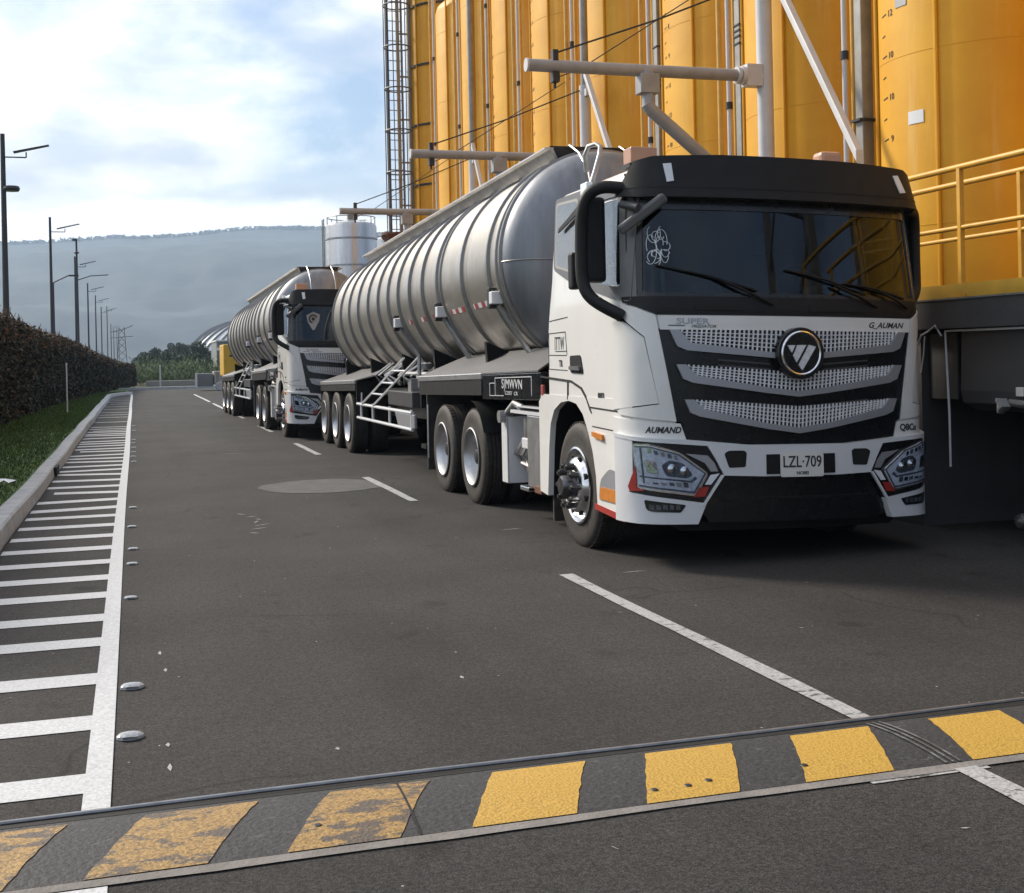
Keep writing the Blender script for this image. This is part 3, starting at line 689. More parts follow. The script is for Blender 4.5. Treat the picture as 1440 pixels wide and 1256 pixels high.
        Q('lamp_divider', [(.80, .665), (.84, .635), (1.19, .675), (1.19, .685), (.85, .65), (.82, .68)], .051, .005, 'lamp_dark', hl)
        Q('lamp_divider', [(1.155, .63), (1.168, .63), (1.19, .885), (1.177, .885)], .051, .005, 'lamp_dark', hl)
        Q('projector_shroud', [(.83, .69), (.88, .665), (1.02, .685), (1.05, .76), (1.0, .80), (.90, .775)], .051, .006, 'lamp_dark', hl, r=.02)
        for (cu_, cz_, rr) in ((.895, .722, .034), (.985, .738, .034)):
            c = M(s * cu_, cz_, .06); MB().lathe([(0, -.012), (rr, 0), (rr * .9, .012), (0, .02)], c, 'y', 16).build('lamp_cell', 'reflector', hl)
        Q('lamp_bar', [(1.065, .70), (1.14, .71), (1.155, .80), (1.085, .79)], .056, .004, 'reflector', hl, r=.015)
        for k in range(6): Q('lamp_fin', [(.865 + k * .05, .60 + k * .006), (.90 + k * .05, .604 + k * .006), (.905 + k * .05, .64), (.87 + k * .05, .635)], .056, .004, 'reflector' if k % 2 else 'lamp_dark', hl)
        for k in range(5): Q('lamp_fin', [(.94 + k * .042, .80 + k * .012), (.965 + k * .042, .805 + k * .012), (.97 + k * .042, .835 + k * .012), (.945 + k * .042, .83 + k * .012)], .056, .004, 'lamp_dark' if k % 2 else 'reflector', hl)
        Q('lamp_glass', [(.73, .70), (.82, .55), (1.20, .60), (1.235, .90), (1.12, .90), (.93, .84)], .066, .003, 'lamp_glass', hl, r=.03)
        Q('daylight_strip', [(.635, .70), (.70, .69), (.745, .62), (.70, .62)], .044, .006, 'white_lens')
        Q('daylight_strip', [(.67, .775), (.72, .83), (.88, .845), (.74, .775), (.70, .715), (.645, .715)], .044, .006, 'silver_paint')
        Q('red_accent', [(.715, .605), (.79, .60), (.83, .53), (.745, .535)], .045, .006, 'red_paint')
        Q('red_accent', [(1.16, .575), (1.215, .60), (1.22, .75), (1.285, .60), (1.27, .565)], .05, .006, 'red_paint')
        fg = Q('fog_lamp', [(.885, .475), (1.165, .51), (1.15, .44), (1.11, .425), (.925, .42)], .05, .006, 'black_gloss', r=.015)
        for k in range(5): Q('fog_cell', [(.93 + k * .042, .44), (.96 + k * .042, .443), (.96 + k * .042, .477), (.93 + k * .042, .472)], .053, .003, 'lamp_dark', fg)
        Q('tow_socket', [(.44, .745), (.565, .74), (.60, .845), (.565, .865), (.45, .865), (.43, .85)], .053, .006, 'seam', B_, r=.015)
    # black centre skirt under the bumper
    patch([(-.62, .70), (.62, .70), (.78, .46), (.70, .34), (-.70, .34), (-.78, .46)], .0, .04, 'lower_skirt', 'black_gloss', T)
    patch([(-.64, .52), (.64, .52), (.62, .50), (-.62, .50)], .012, .02, 'skirt_rib', 'black_plastic', T)
    patch([(-1.0, .34), (1.0, .34), (.9, .27), (-.9, .27)], -.10, .03, 'under_skirt', 'chassis_black', T)
    # number plate
    patch([(-.28, .69), (.28, .69), (.28, .835), (-.28, .835)], .056, .01, 'plate_recess', 'black_plastic', T)
    pt = patch(rpoly([(-.175, .668), (.175, .668), (.175, .848), (-.175, .848)], .015), .066, .006, 'number_plate', 'plate', T)
    text_obj('plate_text', 'LZL\u00b7709', .118, lambda a, b, c: M(a, .775 + b, .067 + c), 'ink', pt, sx=.80, bold=.001)
    text_obj('plate_text', 'NOBEI', .034, lambda a, b, c: M(a, .695 + b, .067 + c), 'ink', pt, bold=.0005)
    # lettering
    text_obj('badge_text', 'SUPER', .058, lambda a, b, c: M(-.80 + a, 1.802 + b, .017 + c), 'silver_paint', T, sx=1.5, bold=.0015)
    text_obj('badge_text', 'PREDATOR', .03, lambda a, b, c: M(-.72 + a, 1.766 + b, .017 + c), 'ink', T, sx=1.2, shear=.4)
    patch([(-.98, 1.776), (-.86, 1.776), (-.86, 1.77), (-.98, 1.77)], .019, .003, 'badge_line', 'ink', T)
    text_obj('badge_text', 'G_AUMAN', .06, lambda a, b, c: M(.80 + a, 1.79 + b, .017 + c), 'ink', T, sx=1.15, shear=.35, bold=.001)
    text_obj('badge_text', 'AUMAND', .062, lambda a, b, c: M(-1.03 + a, 1.012 + b, .017 + c), 'ink', T, sx=.92, shear=.3, bold=.002)
    text_obj('badge_text', 'Q8Co', .07, lambda a, b, c: M(1.01 + a, 1.012 + b, .017 + c), 'ink', T, sx=1.0, bold=.002)
    lf = lambda y0, z0, o=.001: (lambda a, b, c: M(-FU(y0 - a), z0 + b, o + c))
    text_obj('door_text', 'ITTW', .16, lf(1.72, 1.66), 'ink', T, sx=.62)
    text_obj('door_text', 'TR', .075, lf(1.69, 1.495), 'ink', T, sx=1.0, bold=.003)
    text_obj('door_text', '003', .065, lf(.76, 1.245, .003), 'ink', T, sx=1.4, bold=.002)
    def line(y1, z1, y2, z2, wd=.006):
        d = Vector((y2 - y1, z2 - z1)); n = Vector((-d.y, d.x)).normalized() * wd / 2
        patch(mir([(FU(y1 + n.x), z1 + n.y), (FU(y2 + n.x), z2 + n.y), (FU(y2 - n.x), z2 - n.y), (FU(y1 - n.x), z1 - n.y)]), .0035, .004, 'door_line', 'ink', T)
    for q in ((1.98, 1.755, 1.56, 1.76), (1.56, 1.76, 1.53, 1.57), (1.99, 1.755, 2.0, 1.57), (2.0, 1.57, 1.54, 1.565), (1.82, 1.60, 1.55, 1.60), (1.98, 1.86, 1.5, 1.88), (2.0, 1.45, 1.53, 1.44), (2.0, 1.57, 2.0, 1.45)): line(*q)
    MB().box((-1.262, 2.16, 1.22), (-1.24, 2.22, 1.31)).build('small_plate', 'decal_red', T, bevel=.005)
    # mirrors
    for s in (-1, 1):
        dx = 1.0 if s < 0 else .8
        def X(v): return s * v
        mr = MB(); path = [(X(1.20), .30, 2.78), (X(1.38), .34, 2.80), (X(1.47), .40, 2.74), (X(1.50), .44, 2.60), (X(1.50), .46, 2.35), (X(1.50), .46, 2.12), (X(1.47), .42, 2.0), (X(1.38), .36, 1.92), (X(1.24), .30, 1.84)]
        if s > 0: path = [(X(1.2), .30, 2.66), (X(1.30), .38, 2.64), (X(1.335), .42, 2.55), (X(1.345), .44, 2.35), (X(1.34), .43, 2.12), (X(1.32), .40, 2.02), (X(1.22), .34, 1.92)]
        # smooth the path
        for _ in range(2):
            q = [path[0]]
            for a, b in zip(path, path[1:]):
                a, b = Vector(a), Vector(b); q += [tuple(a * .75 + b * .25), tuple(a * .25 + b * .75)]
            path = q + [path[-1]]
        mr.tube(path, .047 if s < 0 else .045, 14)
        mo = mr.build('side_mirror', 'black_plastic', T)
        hx0, hx1 = (1.30, 1.47) if s < 0 else (1.22, 1.335)
        MB().box((X(hx0), .44, 2.10), (X(hx1), .56, 2.74)).build('mirror_head', 'black_plastic', mo, bevel=.035)
        MB().box((X(hx0 + .02), .561, 2.13), (X(hx1 - .02), .566, 2.71)).build('mirror_glass', 'chrome', mo)
        MB().box((X(1.44), .62, 2.06), (X(1.52), .72, 2.34)).build('mirror_back', 'black_plastic', mo, bevel=.02)
    MB().box((-1.49, .435, 2.36), (-1.475, .448, 2.40)).build('mirror_lamp', 'white_lens', T)
    # kerb mirror on the front left corner
    km = MB().tube([M(-1.30, 2.70, .0), M(-1.24, 2.66, .10), M(-1.13, 2.62, .14)], .03, 10)
    ko = km.build('kerb_mirror', 'dark_grey_plastic', T)
    a = Vector(M(-1.24, 2.46, .12)); b = Vector(M(-.99, 2.70, .17)); d = (b - a).normalized(); n = Vector((-d.z, 0, d.x)) * .045; o_ = Vector((0, .06, 0))
    MB().hexa([a + n, a - n, a - n + o_, a + n + o_, b + n, b - n, b - n + o_, b + n + o_]).build('mirror_head', 'pillar_grey', ko, bevel=.02)
    # roof furniture
    MB().box((-1.02, .62, 3.02), (-.80, .78, 3.15)).build('roof_beacon', 'beacon', T, bevel=.01)
    MB().box((-1.04, .60, 2.99), (-.78, .80, 3.022)).build('beacon_base', 'dark_metal', T)
    MB().box((.52, .45, 3.02), (.72, .6, 3.13)).build('roof_beacon', 'beacon', T, bevel=.035)
    hn = MB().tube([(-1.19, 1.08, 2.88), (-1.14, 1.08, 3.02), (-1.09, 1.10, 3.16), (-1.07, 1.13, 3.23), (-1.09, 1.18, 3.26), (-1.13, 1.24, 3.25), (-1.15, 1.28, 3.18), (-1.13, 1.30, 3.05)], .02, 10)
    hn.build('roof_bracket', 'dull_metal', T)
    MB().box((-1.245, 1.0, 2.80), (-1.19, 1.15, 2.93)).build('grab_hook', 'white_lens', T, bevel=.01)
    # windscreen transfer on the left
    rnd = random.Random(5); dc = MB()
    for k in range(15):
        cx_, cz_ = -1.02 + rnd.uniform(-.07, .07), 2.33 + rnd.uniform(-.13, .13); pts = []
        r0 = rnd.uniform(.02, .05); ph = rnd.uniform(0, 6.28); el = rnd.uniform(.8, 2.3)
        for j in range(rnd.randint(8, 14)):
            a_ = ph + j * .42
            u_, z_ = cx_ + math.cos(a_) * r0, cz_ + math.sin(a_) * r0 * el
            pts.append(M(max(-1.12, min(-.90, u_)), max(2.15, min(2.53, z_)), -.002))
        dc.tube(pts, .0026, 4)
    dc.build('windscreen_transfer', 'white_lens', T)
    # chassis
    ch = MB()
    for s in (-1, 1): ch.box((s * .36, .5, .72), (s * .46, 7.3, .98))
    for y in (1.0, 2.4, 3.4, 4.7, 6.05, 7.2): ch.box((-.4, y - .05, .76), (.4, y + .05, .92))
    ch.box((-.55, .35, .55), (.55, 2.2, 1.15)).box((-.45, .9, .38), (.45, 2.0, .6))
    for y in (1.4, 4.73, 6.05): ch.tube([(-1.1, y, .5), (1.1, y, .5)], .07, 10); ch.lathe([(.0, -.2), (.22, -.15), (.25, 0), (.22, .15), (0, .2)], (0, y, .5), 'y', 16)
    ch.box((-1.0, 2.3, .35), (1.0, 4.1, 1.05))
    ch.build('chassis', 'chassis_black', T)
    MB().box((-.5, 4.6, 1.02), (.5, 6.2, 1.18)).build('fifth_wheel', 'dark_metal', T, bevel=.03)
    for s in (-1, 1):
        wheel(T, s * 1.23, 1.40, s, 'steer'); wheel(T, s * 1.23, 4.73, s, 'drive'); wheel(T, s * 1.23, 6.05, s, 'drive')
    # left side equipment between cab and drive wheels
    MB().box((-1.24, 2.32, .36), (-.9, 2.72, 1.03)).build('battery_box', 'brushed_metal', T, bevel=.015)
    MB().box((-1.25, 2.30, 1.03), (-.85, 3.2, 1.06)).box((-1.25, 2.30, 1.09), (-.85, 3.0, 1.105)).build('step_plate', 'white_panel', T)
    MB().box((-1.25, 2.3, .33), (-1.0, 2.5, .4)).build('corner_bracket', 'rust', T, bevel=.01)
    af = MB(); af.lathe([(.0, .80), (.11, .80), (.12, .82), (.12, 1.0), (0, 1.0)], (-1.08, 2.92, 0), 'z', 20)
    af.build('filter_can', 'dull_metal', T)
    MB().box((-1.2, 2.82, .70), (-1.0, 3.02, .80)).build('filter_bracket', 'white_panel', T, bevel=.01)
    fl = MB().lathe([(0, .66), (.075, .66), (.085, .62), (.085, .5), (.06, .42), (.03, .40), (0, .40)], (-1.1, 2.92, 0), 'z', 18); fl.build('filter_bowl', 'chrome', T)
    MB().box((-1.22, 3.42, .33), (-1.2, 3.62, .98)).box((-1.22, 3.42, .33), (-.9, 3.44, .98)).build('guard_plate', 'white_panel', T, bevel=.008)
    ar = MB().tube([(-1.2, 3.45, 1.02), (-1.2, 3.2, 1.12), (-1.2, 2.95, 1.08)], .035, 10).tube([(-1.15, 3.5, .98), (-1.28, 3.5, .98)], .06, 16); ar.build('clamp_arm', 'dull_metal', T)
    hs = MB()
    for k in range(6): hs.tube([(-1.05, 3.1 + k * .07, .45 + .05 * (k % 3)), (-1.15, 3.15 + k * .05, .62), (-1.1, 3.0 + k * .04, .8)], .012, 6)
    hs.tube([(-1.15, 2.8, .52), (-1.2, 3.0, .56), (-1.12, 3.2, .54)], .02, 8); hs.build('air_line', 'dull_metal', T)
    MB().box((-1.2, 2.85, .30), (-.95, 3.1, .345)).build('filter_bracket', 'chrome', T, bevel=.01)
    # guard in front of the drive wheels and flap behind
    for s in (-1, 1):
        g = MB(); arc = [(4.73 + .60 * math.cos(a), .5 + .6 * math.sin(a)) for a in [R(t) for t in range(92, 160, 10)]]
        vs = [(s * 1.24, a, b) for a, b in arc] + [(s * .68, a, b) for a, b in arc]; n = len(arc)
        g.add(vs, [(i, i + 1, i + 1 + n, i + n) for i in range(n - 1)], True); g.build('wheel_guard', 'black_plastic', T)
        MB().box((s * 1.25, 6.74, .20), (s * .66, 6.77, 1.12)).build('mud_flap', 'rubber', T)
    MB().tube([(-1.25, 6.70, 1.0), (-1.255, 6.68, .62), (-1.25, 6.70, .35)], .012, 6).build('flap_rod', 'brushed_metal', T)
    return T

# ------------------------------------------------------------------ tanker trailer
def build_trailer():
    L0 = 4.3    # body shear reference, local y
    T = thing('tanker_trailer', 'near stainless ribbed tanker trailer behind the near white cab', 'tanker trailer', (0, 8.0, 0), 'ribbed tanker trailers')
    SH = lambda mb: setattr(mb, 'v', [(x, y, z - .020 * (y - L0)) for x, y, z in mb.v]) or mb
    zc, RR = 2.545, 1.115
    y0, y1 = 3.85, 15.0
    t = MB(); prof = [(RR, y0), (RR, y1)]
    t.lathe(prof, (0, 0, zc), 'y', 72); SH(t); tank = t.build('tank', 'tank_steel', T)
    hd = MB(); n = 10
    hd.lathe([(RR * math.cos(math.pi / 2 * k / n) ** .75, y0 - .39 * math.sin(math.pi / 2 * k / n)) for k in range(n + 1)], (0, 0, zc), 'y', 72); SH(hd)
    h_o = hd.build('tank_head', 'tank_head', T)
    hd = MB(); hd.lathe([(RR * math.cos(math.pi / 2 * k / n) ** .75, y1 + .35 * math.sin(math.pi / 2 * k / n)) for k in range(n + 1)], (0, 0, zc), 'y', 72); SH(hd); hd.build('tank_head', 'tank_head', T)
    # weld seam across the front head
    ws = MB(); pts = []
    for k in range(-9, 10):
        a = k / 9 * math.pi / 2 * .98; x = RR * math.sin(a) * 1.002; f = abs(math.sin(a)); yy = y0 - .395 * math.sqrt(max(0, 1 - f ** (8 / 3)))
        pts.append((x, yy - .004, zc - .03))
    ws.tube(pts, .006, 5); SH(ws); ws.build('weld_seam', 'ring_steel', h_o)
    # stiffening rings
    def ringp(yy, wd, pr):
        r_ = MB(); r_.lathe([(RR - .01, yy - wd / 2), (RR + pr, yy - wd * .28), (RR + pr, yy + wd * .28), (RR - .01, yy + wd / 2)], (0, 0, zc), 'y', 72, closed=True, smooth=False)
        for i in range(len(r_.sm)): r_.sm[i] = True
        SH(r_); return r_.build('stiffening_ring', 'ring_steel', T)
    for yy, wd, pr in ((3.87, .05, .025), (4.02, .05, .02), (4.32, .055, .03), (5.42, .055, .03), (6.45, .04, .02), (6.62, .055, .03), (7.42, .05, .036), (8.2, .05, .036), (8.95, .05, .036), (9.68, .05, .036), (10.45, .05, .036), (11.3, .05, .036), (12.2, .05, .036), (13.1, .05, .036), (14.0, .05, .036), (14.95, .05, .03)): ringp(yy, wd, pr)
    # top walkway trough
    wk = MB()
    for s in (-1, 1):
        wk.hexa([(s * .40, 4.1, zc + 1.02), (s * .37, 4.1, zc + 1.02), (s * .37, 14.9, zc + 1.02), (s * .40, 14.9, zc + 1.02), (s * .50, 4.05, zc + 1.175), (s * .47, 4.05, zc + 1.175), (s * .47, 14.9, zc + 1.175), (s * .50, 14.9, zc + 1.175)])
        wk.box((s * .46, 4.05, zc + 1.165), (s * .56, 14.9, zc + 1.18))
    SH(wk); wo = wk.build('walkway', 'brushed_metal', T)
    wf = MB().hexa([(-.36, 4.12, zc + .98), (.36, 4.12, zc + .98), (.36, 4.15, zc + .98), (-.36, 4.15, zc + .98), (-.5, 4.06, zc + 1.2), (.5, 4.06, zc + 1.2), (.5, 4.09, zc + 1.2), (-.5, 4.09, zc + 1.2)]); SH(wf); wf.build('walkway_end', 'dark_metal', wo)
    fl = MB().box((-.36, 4.2, zc + 1.07), (.36, 14.9, zc + 1.10)); SH(fl); fl.build('walkway_floor', 'dull_metal', wo)
    for yy in (6.0, 9.0, 12.0):
        mh = MB().lathe([(0, .2), (.25, .19), (.27, .15), (.27, 0)], (0, yy, zc + 1.09), 'z', 24); SH(mh); mh.build('manlid', 'dull_metal', wo)
    for s in (-.28, .28):
        rl = MB().tube([(s, 3.37, zc + .2), (s, 3.40, zc + .55), (s, 3.52, zc + .85), (s, 3.78, zc + 1.08), (s, 4.06, zc + 1.21)], .012, 7); SH(rl); rl.build('head_rail', 'brushed_metal', T)
    # reflective tape, on both sides
    def arcbox(y_a, y_b, z_a, z_b, m, s, nm, par=None, pr=.004):
        mb = MB(); vs = []
        for zz_ in (z_a, z_b):
            x = math.sqrt(RR ** 2 - (zz_ - zc) ** 2)
            for yy in (y_a, y_b): vs.append((s * (x - .01), yy, zz_)); 
            for yy in (y_a, y_b): vs.append((s * (x + pr), yy, zz_))
        mb.add(vs, [(0, 1, 3, 2), (4, 5, 7, 6), (0, 2, 6, 4), (1, 3, 7, 5), (2, 3, 7, 6), (0, 1, 5, 4)]); SH(mb); return mb.build(nm, m, par or tank)
    for s in (-1, 1):
        for (a, b) in ((4.45, 5.2), (5.6, 6.25), (7.6, 7.85), (8.4, 8.6), (9.1, 9.25), (6.8, 7.2)):
            k = 0; y = a
            while y < b - .05:
                arcbox(y, min(b, y + .14), zc - .425, zc - .37, 'decal_red' if k % 2 == 0 else 'white_panel', s, 'reflective_tape'); y += .14; k += 1
        for yy in (4.1, 6.5, 9.05):
            lb = MB().box((s * 1.04, yy - .06, zc - .44), (s * 1.17, yy + .05, zc - .31)); SH(lb); lo_ = lb.build('marker_lamp', 'white_panel', T, bevel=.01)
            lb = MB().box((s * 1.04, yy + .07, zc - .48), (s * 1.16, yy + .16, zc - .26)); SH(lb); lb.build('lamp_bracket', 'dark_metal', lo_, bevel=.01)
            sp = MB().tube([(s * 1.06, yy + .05, zc - .45), (s * .80, yy - .1, zc - .93), (s * .7, yy - .15, zc - 1.05)], .03, 6); SH(sp); sp.build('cable_duct', 'brushed_metal', T)
    # saddles, frame
    fr = MB()
    for s in (-1, 1):
        fr.box((s * .42, 3.9, 1.20), (s * .55, 16.0, 1.42))
        for yy in (5.0, 7.5, 9.5, 12.0, 14.5): fr.prism([(s * .42, 1.3), (s * .95, 1.3), (s * .98, 1.75), (s * .42, 1.5)], 'y', yy - .04, yy + .04)
    fr.box((-1.1, 3.6, 1.22), (1.1, 7.0, 1.30)).box((-.9, 7.2, 1.15), (.9, 15.6, 1.25)).box((-.7, 7.3, .8), (.7, 12.0, 1.2))
    SH(fr); fr.build('trailer_frame', 'chassis_black', T)
    wf = MB()
    wf.box((-.7, 12.2, .55), (.7, 15.9, 1.0))
    for yy in (12.85, 14.2, 15.55): wf.tube([(-1.1, yy, .5), (1.1, yy, .5)], .07, 10)
    wf.build('suspension', 'chassis_black', T)
    for s in (-1, 1):
        for yy in (12.85, 14.2, 15.55): wheel(T, s * 1.23, yy, s, 'trailer')
        def deck(pts, nm, m, bev=0):
            mb = MB().hexa([(s * a, b, c) for a, b, c in pts]); SH(mb); return mb.build(nm, m, T, bevel=bev)
        # sloped cover plates above the two wheel groups
        deck([(1.24, 4.2, 1.385), (1.24, 7.25, 1.385), (.7, 6.9, 1.60), (.7, 3.4, 1.60), (1.24, 4.2, 1.40), (1.24, 7.25, 1.40), (.7, 6.9, 1.64), (.7, 3.4, 1.64)], 'cover_plate', 'deck_plate')
        deck([(1.24, 2.35, 1.385), (1.24, 4.2, 1.385), (.7, 3.4, 1.60), (.7, 2.9, 1.60), (1.24, 2.35, 1.40), (1.24, 4.2, 1.40), (.7, 3.4, 1.64), (.7, 2.9, 1.64)], 'cover_plate', 'deck_plate')
        deck([(1.24, 11.9, 1.385), (1.24, 15.9, 1.385), (.7, 15.4, 1.56), (.7, 10.2, 1.56), (1.24, 11.9, 1.40), (1.24, 15.9, 1.40), (.7, 15.4, 1.60), (.7, 10.2, 1.60)], 'cover_plate', 'deck_plate')
        deck([(1.25, 4.25, 1.335), (1.25, 7.25, 1.335), (1.2, 7.25, 1.335), (1.2, 4.25, 1.335), (1.25, 4.25, 1.40), (1.25, 7.25, 1.40), (1.2, 7.25, 1.40), (1.2, 4.25, 1.40)], 'trim_rail', 'brushed_metal', .008)
        deck([(1.25, 12.0, 1.335), (1.25, 15.95, 1.335), (1.2, 15.95, 1.335), (1.2, 12.0, 1.335), (1.25, 12.0, 1.40), (1.25, 15.95, 1.40), (1.2, 15.95, 1.40), (1.2, 12.0, 1.40)], 'trim_rail', 'brushed_metal', .008)
        q = MB().box((s * 1.22, 4.26, 1.17), (s * 1.24, 7.2, 1.33)).box((s * 1.22, 7.2, 1.0), (s * .7, 7.24, 1.36)); SH(q); q.build('wheel_skirt', 'black_plastic', T)
        q = MB().box((s * 1.22, 12.0, 1.22), (s * 1.24, 15.95, 1.33)).box((s * 1.23, 11.93, .98), (s * .7, 11.97, 1.38)).box((s * 1.23, 15.96, .3), (s * .7, 15.99, 1.36)); SH(q); q.build('wheel_skirt', 'black_plastic', T)
        q = MB().box((s * 1.235, 2.30, 1.13), (s * .9, 4.24, 1.38)); SH(q); fb = q.build('front_box', 'black_gloss', T, bevel=.008)
        # side guard rails
        rl = MB()
        for z in (.64, .86):
            rl.tube([(s * 1.23, 7.7, z), (s * 1.23, 11.85, z)], .024, 8)
        for y in (7.75, 9.2, 10.5, 11.5): rl.tube([(s * 1.23, y, .62), (s * 1.23, y, .9)], .02, 8)
        rl.build('side_guard', 'white_panel', T)
        # hose box
        MB().box((s * 1.24, 7.65, .93), (s * .8, 9.25, 1.13)).build('hose_box', 'dark_grey_plastic', T, bevel=.012)
        sl = MB().prism([(7.55, .66), (8.6, .66), (8.8, .84), (7.55, .84)], 'x', s * 1.20, s * 1.24); sl.build('side_lamp', 'silver_paint', T, bevel=.01)
    # access ladder leaning up to the tank on the left
    ld = MB()
    for (a, b) in (((-1.25, 11.3, .88), (-1.2, 8.3, 1.58)), ((-1.25, 10.35, .88), (-1.2, 7.4, 1.58))): ld.tube([a, b], .016, 8)
    for f in (.25, .5, .75):
        ld.tube([(-1.25 + .05 * f, 11.3 - 3.0 * f, .88 + .7 * f), (-1.25 + .05 * f, 10.35 - 2.95 * f, .88 + .7 * f)], .016, 6)
    ld.tube([(-1.24, 11.4, .88), (-1.24, 11.4, 1.05)], .012, 6)
    ld.build('access_ladder', 'white_panel', T)
    # pipework under the belly
    pw = MB()
    rn = random.Random(3)
    for k in range(12):
        y = 7.6 + k * .33; pw.tube([(-.95 + rn.uniform(-.1, .1), y, 1.2), (-1.05, y + rn.uniform(-.2, .2), 1.32), (-.8, y + rn.uniform(-.2, .2), 1.5)], rn.uniform(.012, .035), 7)
    pw.lathe([(0, 0), (.1, .01), (.1, .08), (0, .1)], (-1.05, 7.7, 1.42), 'z', 16).tube([(-1.0, 7.5, 1.36), (-1.0, 9.2, 1.36)], .03, 8).tube([(-1.2, 7.35, 1.2), (-1.2, 7.35, 1.6)], .025, 8)
    pw.box((-1.15, 8.1, 1.13), (-.9, 8.3, 1.3)); pw.build('valve_pipework', 'dull_metal', T)
    lg = MB()
    for s in (-1, 1): lg.box((s * .6, 8.9, .35), (s * .72, 9.05, 1.2)).box((s * .52, 8.82, .3), (s * .8, 9.13, .36))
    lg.build('landing_gear', 'dark_metal', T)
    # tag on the black box
    def fn(y_, z_, o=0): return lambda a, b, c: (-1.237 - o - c, y_ - a, z_ + b - .020 * (y_ - L0))
    text_obj('box_text', 'S|MWVN', .13, fn(3.18, 1.275), 'white_panel', T, sx=1.35)
    text_obj('box_text', 'COST  CR', .05, fn(3.2, 1.19), 'white_panel', T, sx=1.9)
    fm = MB()
    for (ya, yb, za, zb) in ((2.55, 3.75, 1.34, 1.348), (2.55, 2.56, 1.17, 1.34), (3.74, 3.75, 1.17, 1.34), (3.75, 3.95, 1.29, 1.297), (3.94, 3.95, 1.17, 1.29), (3.45, 3.95, 1.165, 1.172)):
        fm.box((-1.2365, ya, za), (-1.24, yb, zb))
    SH(fm); fm.build('box_frame', 'white_panel', T)
    tl = MB()
    for s in (-1, 1): tl.box((s * 1.1, 16.0, .95), (s * .75, 16.05, 1.1))
    tl.build('tail_lamp', 'red_paint', T)
    return T
# ------------------------------------------------------------------ placing the two trucks
tr1 = build_tractor(); tl1 = build_trailer()
tr2 = copy_tree(tr1, None, ('windscreen_transfer', 'roof_bracket', 'dash_paper', 'wiper'))
tl2 = copy_tree(tl1)
tr1.location = (4.68, 8.2, 0); tl1.location = (4.68, 16.2, 0)
a2 = .018; tr2.location = (4.20, 24.8, 0); tr2.rotation_euler.z = a2
tl2.location = (4.20 - 8 * math.sin(a2), 24.8 + 8 * math.cos(a2), 0); tl2.rotation_euler.z = a2
tr2['label'] = 'second white tractor truck with a shield on its windscreen, behind the near tanker trailer'
tl2['label'] = 'farther ribbed tanker trailer coupled to the second white tractor'
sd_ = MB()
def shield(mb, k, o):
    pts = [(-.78 + a * k, 2.40 + b * k) for a, b in [(-.17, .12), (0, .21), (.17, .14), (.15, -.02), (.03, -.25), (-.02, -.25), (-.14, -.04)]]
    n = len(pts); mb.add([M(u, z, o) for u, z in pts] + [M(u, z, o - .003) for u, z in pts], [tuple(range(n)), tuple(reversed(range(n, 2 * n)))] + [(i, (i + 1) % n, (i + 1) % n + n, i + n) for i in range(n)])
shield(sd_, .8, .001); s_ = sd_.build('windscreen_shield', 'beige_grey', tr2)
sd_ = MB().lathe([(0, -.004), (.09, -.004), (.09, .0), (0, .0)], M(-.78, 2.42, .003), 'y', 20); sd_.build('shield_centre', 'ink', s_)
sd_ = MB().lathe([(.035, -.009), (.06, -.009), (.06, -.004), (.035, -.004)], M(-.78, 2.42, .003), 'y', 20, closed=True); sd_.build('shield_ring', 'beige_grey', s_)

# ------------------------------------------------------------------ ground
def sheet(name, x0, x1, y0, y1, z, m, kind='structure', nx=1, ny=1):
    mb = MB(); vs = [(x0 + (x1 - x0) * i / nx, y0 + (y1 - y0) * j / ny, z) for j in range(ny + 1) for i in range(nx + 1)]
    mb.add(vs, [(j * (nx + 1) + i, j * (nx + 1) + i + 1, (j + 1) * (nx + 1) + i + 1, (j + 1) * (nx + 1) + i) for j in range(ny) for i in range(nx)])
    return tag(mb.build(name, m), kind=kind)
mat('field', (.07, .085, .035), .95, noise=.45, nscale=.08, alt=(.11, .10, .06))
mat('dirt', (.16, .13, .10), .95, noise=.4, nscale=.6)
sheet('ground', -3300, 3700, -600, 3100, -.05, 'field')
sheet('far_ground', -12000, 14000, 3160, 9000, -3, 'field')
sheet('road', -1.12, 7.9, -25, 82, 0, 'asphalt')
sheet('yard', 7.9, 60, -25, 120, -.004, 'concrete_dark')
sheet('dirt_strip', -12, 30, 82.4, 90, -.02, 'dirt')

# kerb with slight dips, curving in at its far end
def kerb_x(y): return -1.12 if y < 64 else -1.12 + min(.95, (max(0, y - 64) / 6) ** 2 * .95)
kb = MB(); ys = [-6 + k * 1.0 for k in range(77)]; secs = []
for y in ys:
    x = kerb_x(y) + .012 * math.sin(y * .9) + .01 * math.sin(y * .37); h = .15 + .008 * math.sin(y * .6)
    secs.append([(x, y, -.02), (x - .015, y, h - .02), (x - .035, y, h), (x - .20, y, h), (x - .22, y, h - .02), (x - .22, y, -.02)])
vs = [p for s in secs for p in s]; fs = []
for j in range(len(secs) - 1):
    for i in range(5): fs.append((j * 6 + i, j * 6 + i + 1, j * 6 + i + 7, j * 6 + i + 6))
kb.add(vs, fs); kb.build('kerb', 'concrete')['kind'] = 'structure'
MB().box((-1.35, 70.0, -.02), (-.1, 70.25, .14)).build('kerb_end', 'concrete')['kind'] = 'structure'
MB().box((-1.4, 81.9, -.02), (16, 82.3, .16)).build('kerb_far', 'concrete')['kind'] = 'structure'

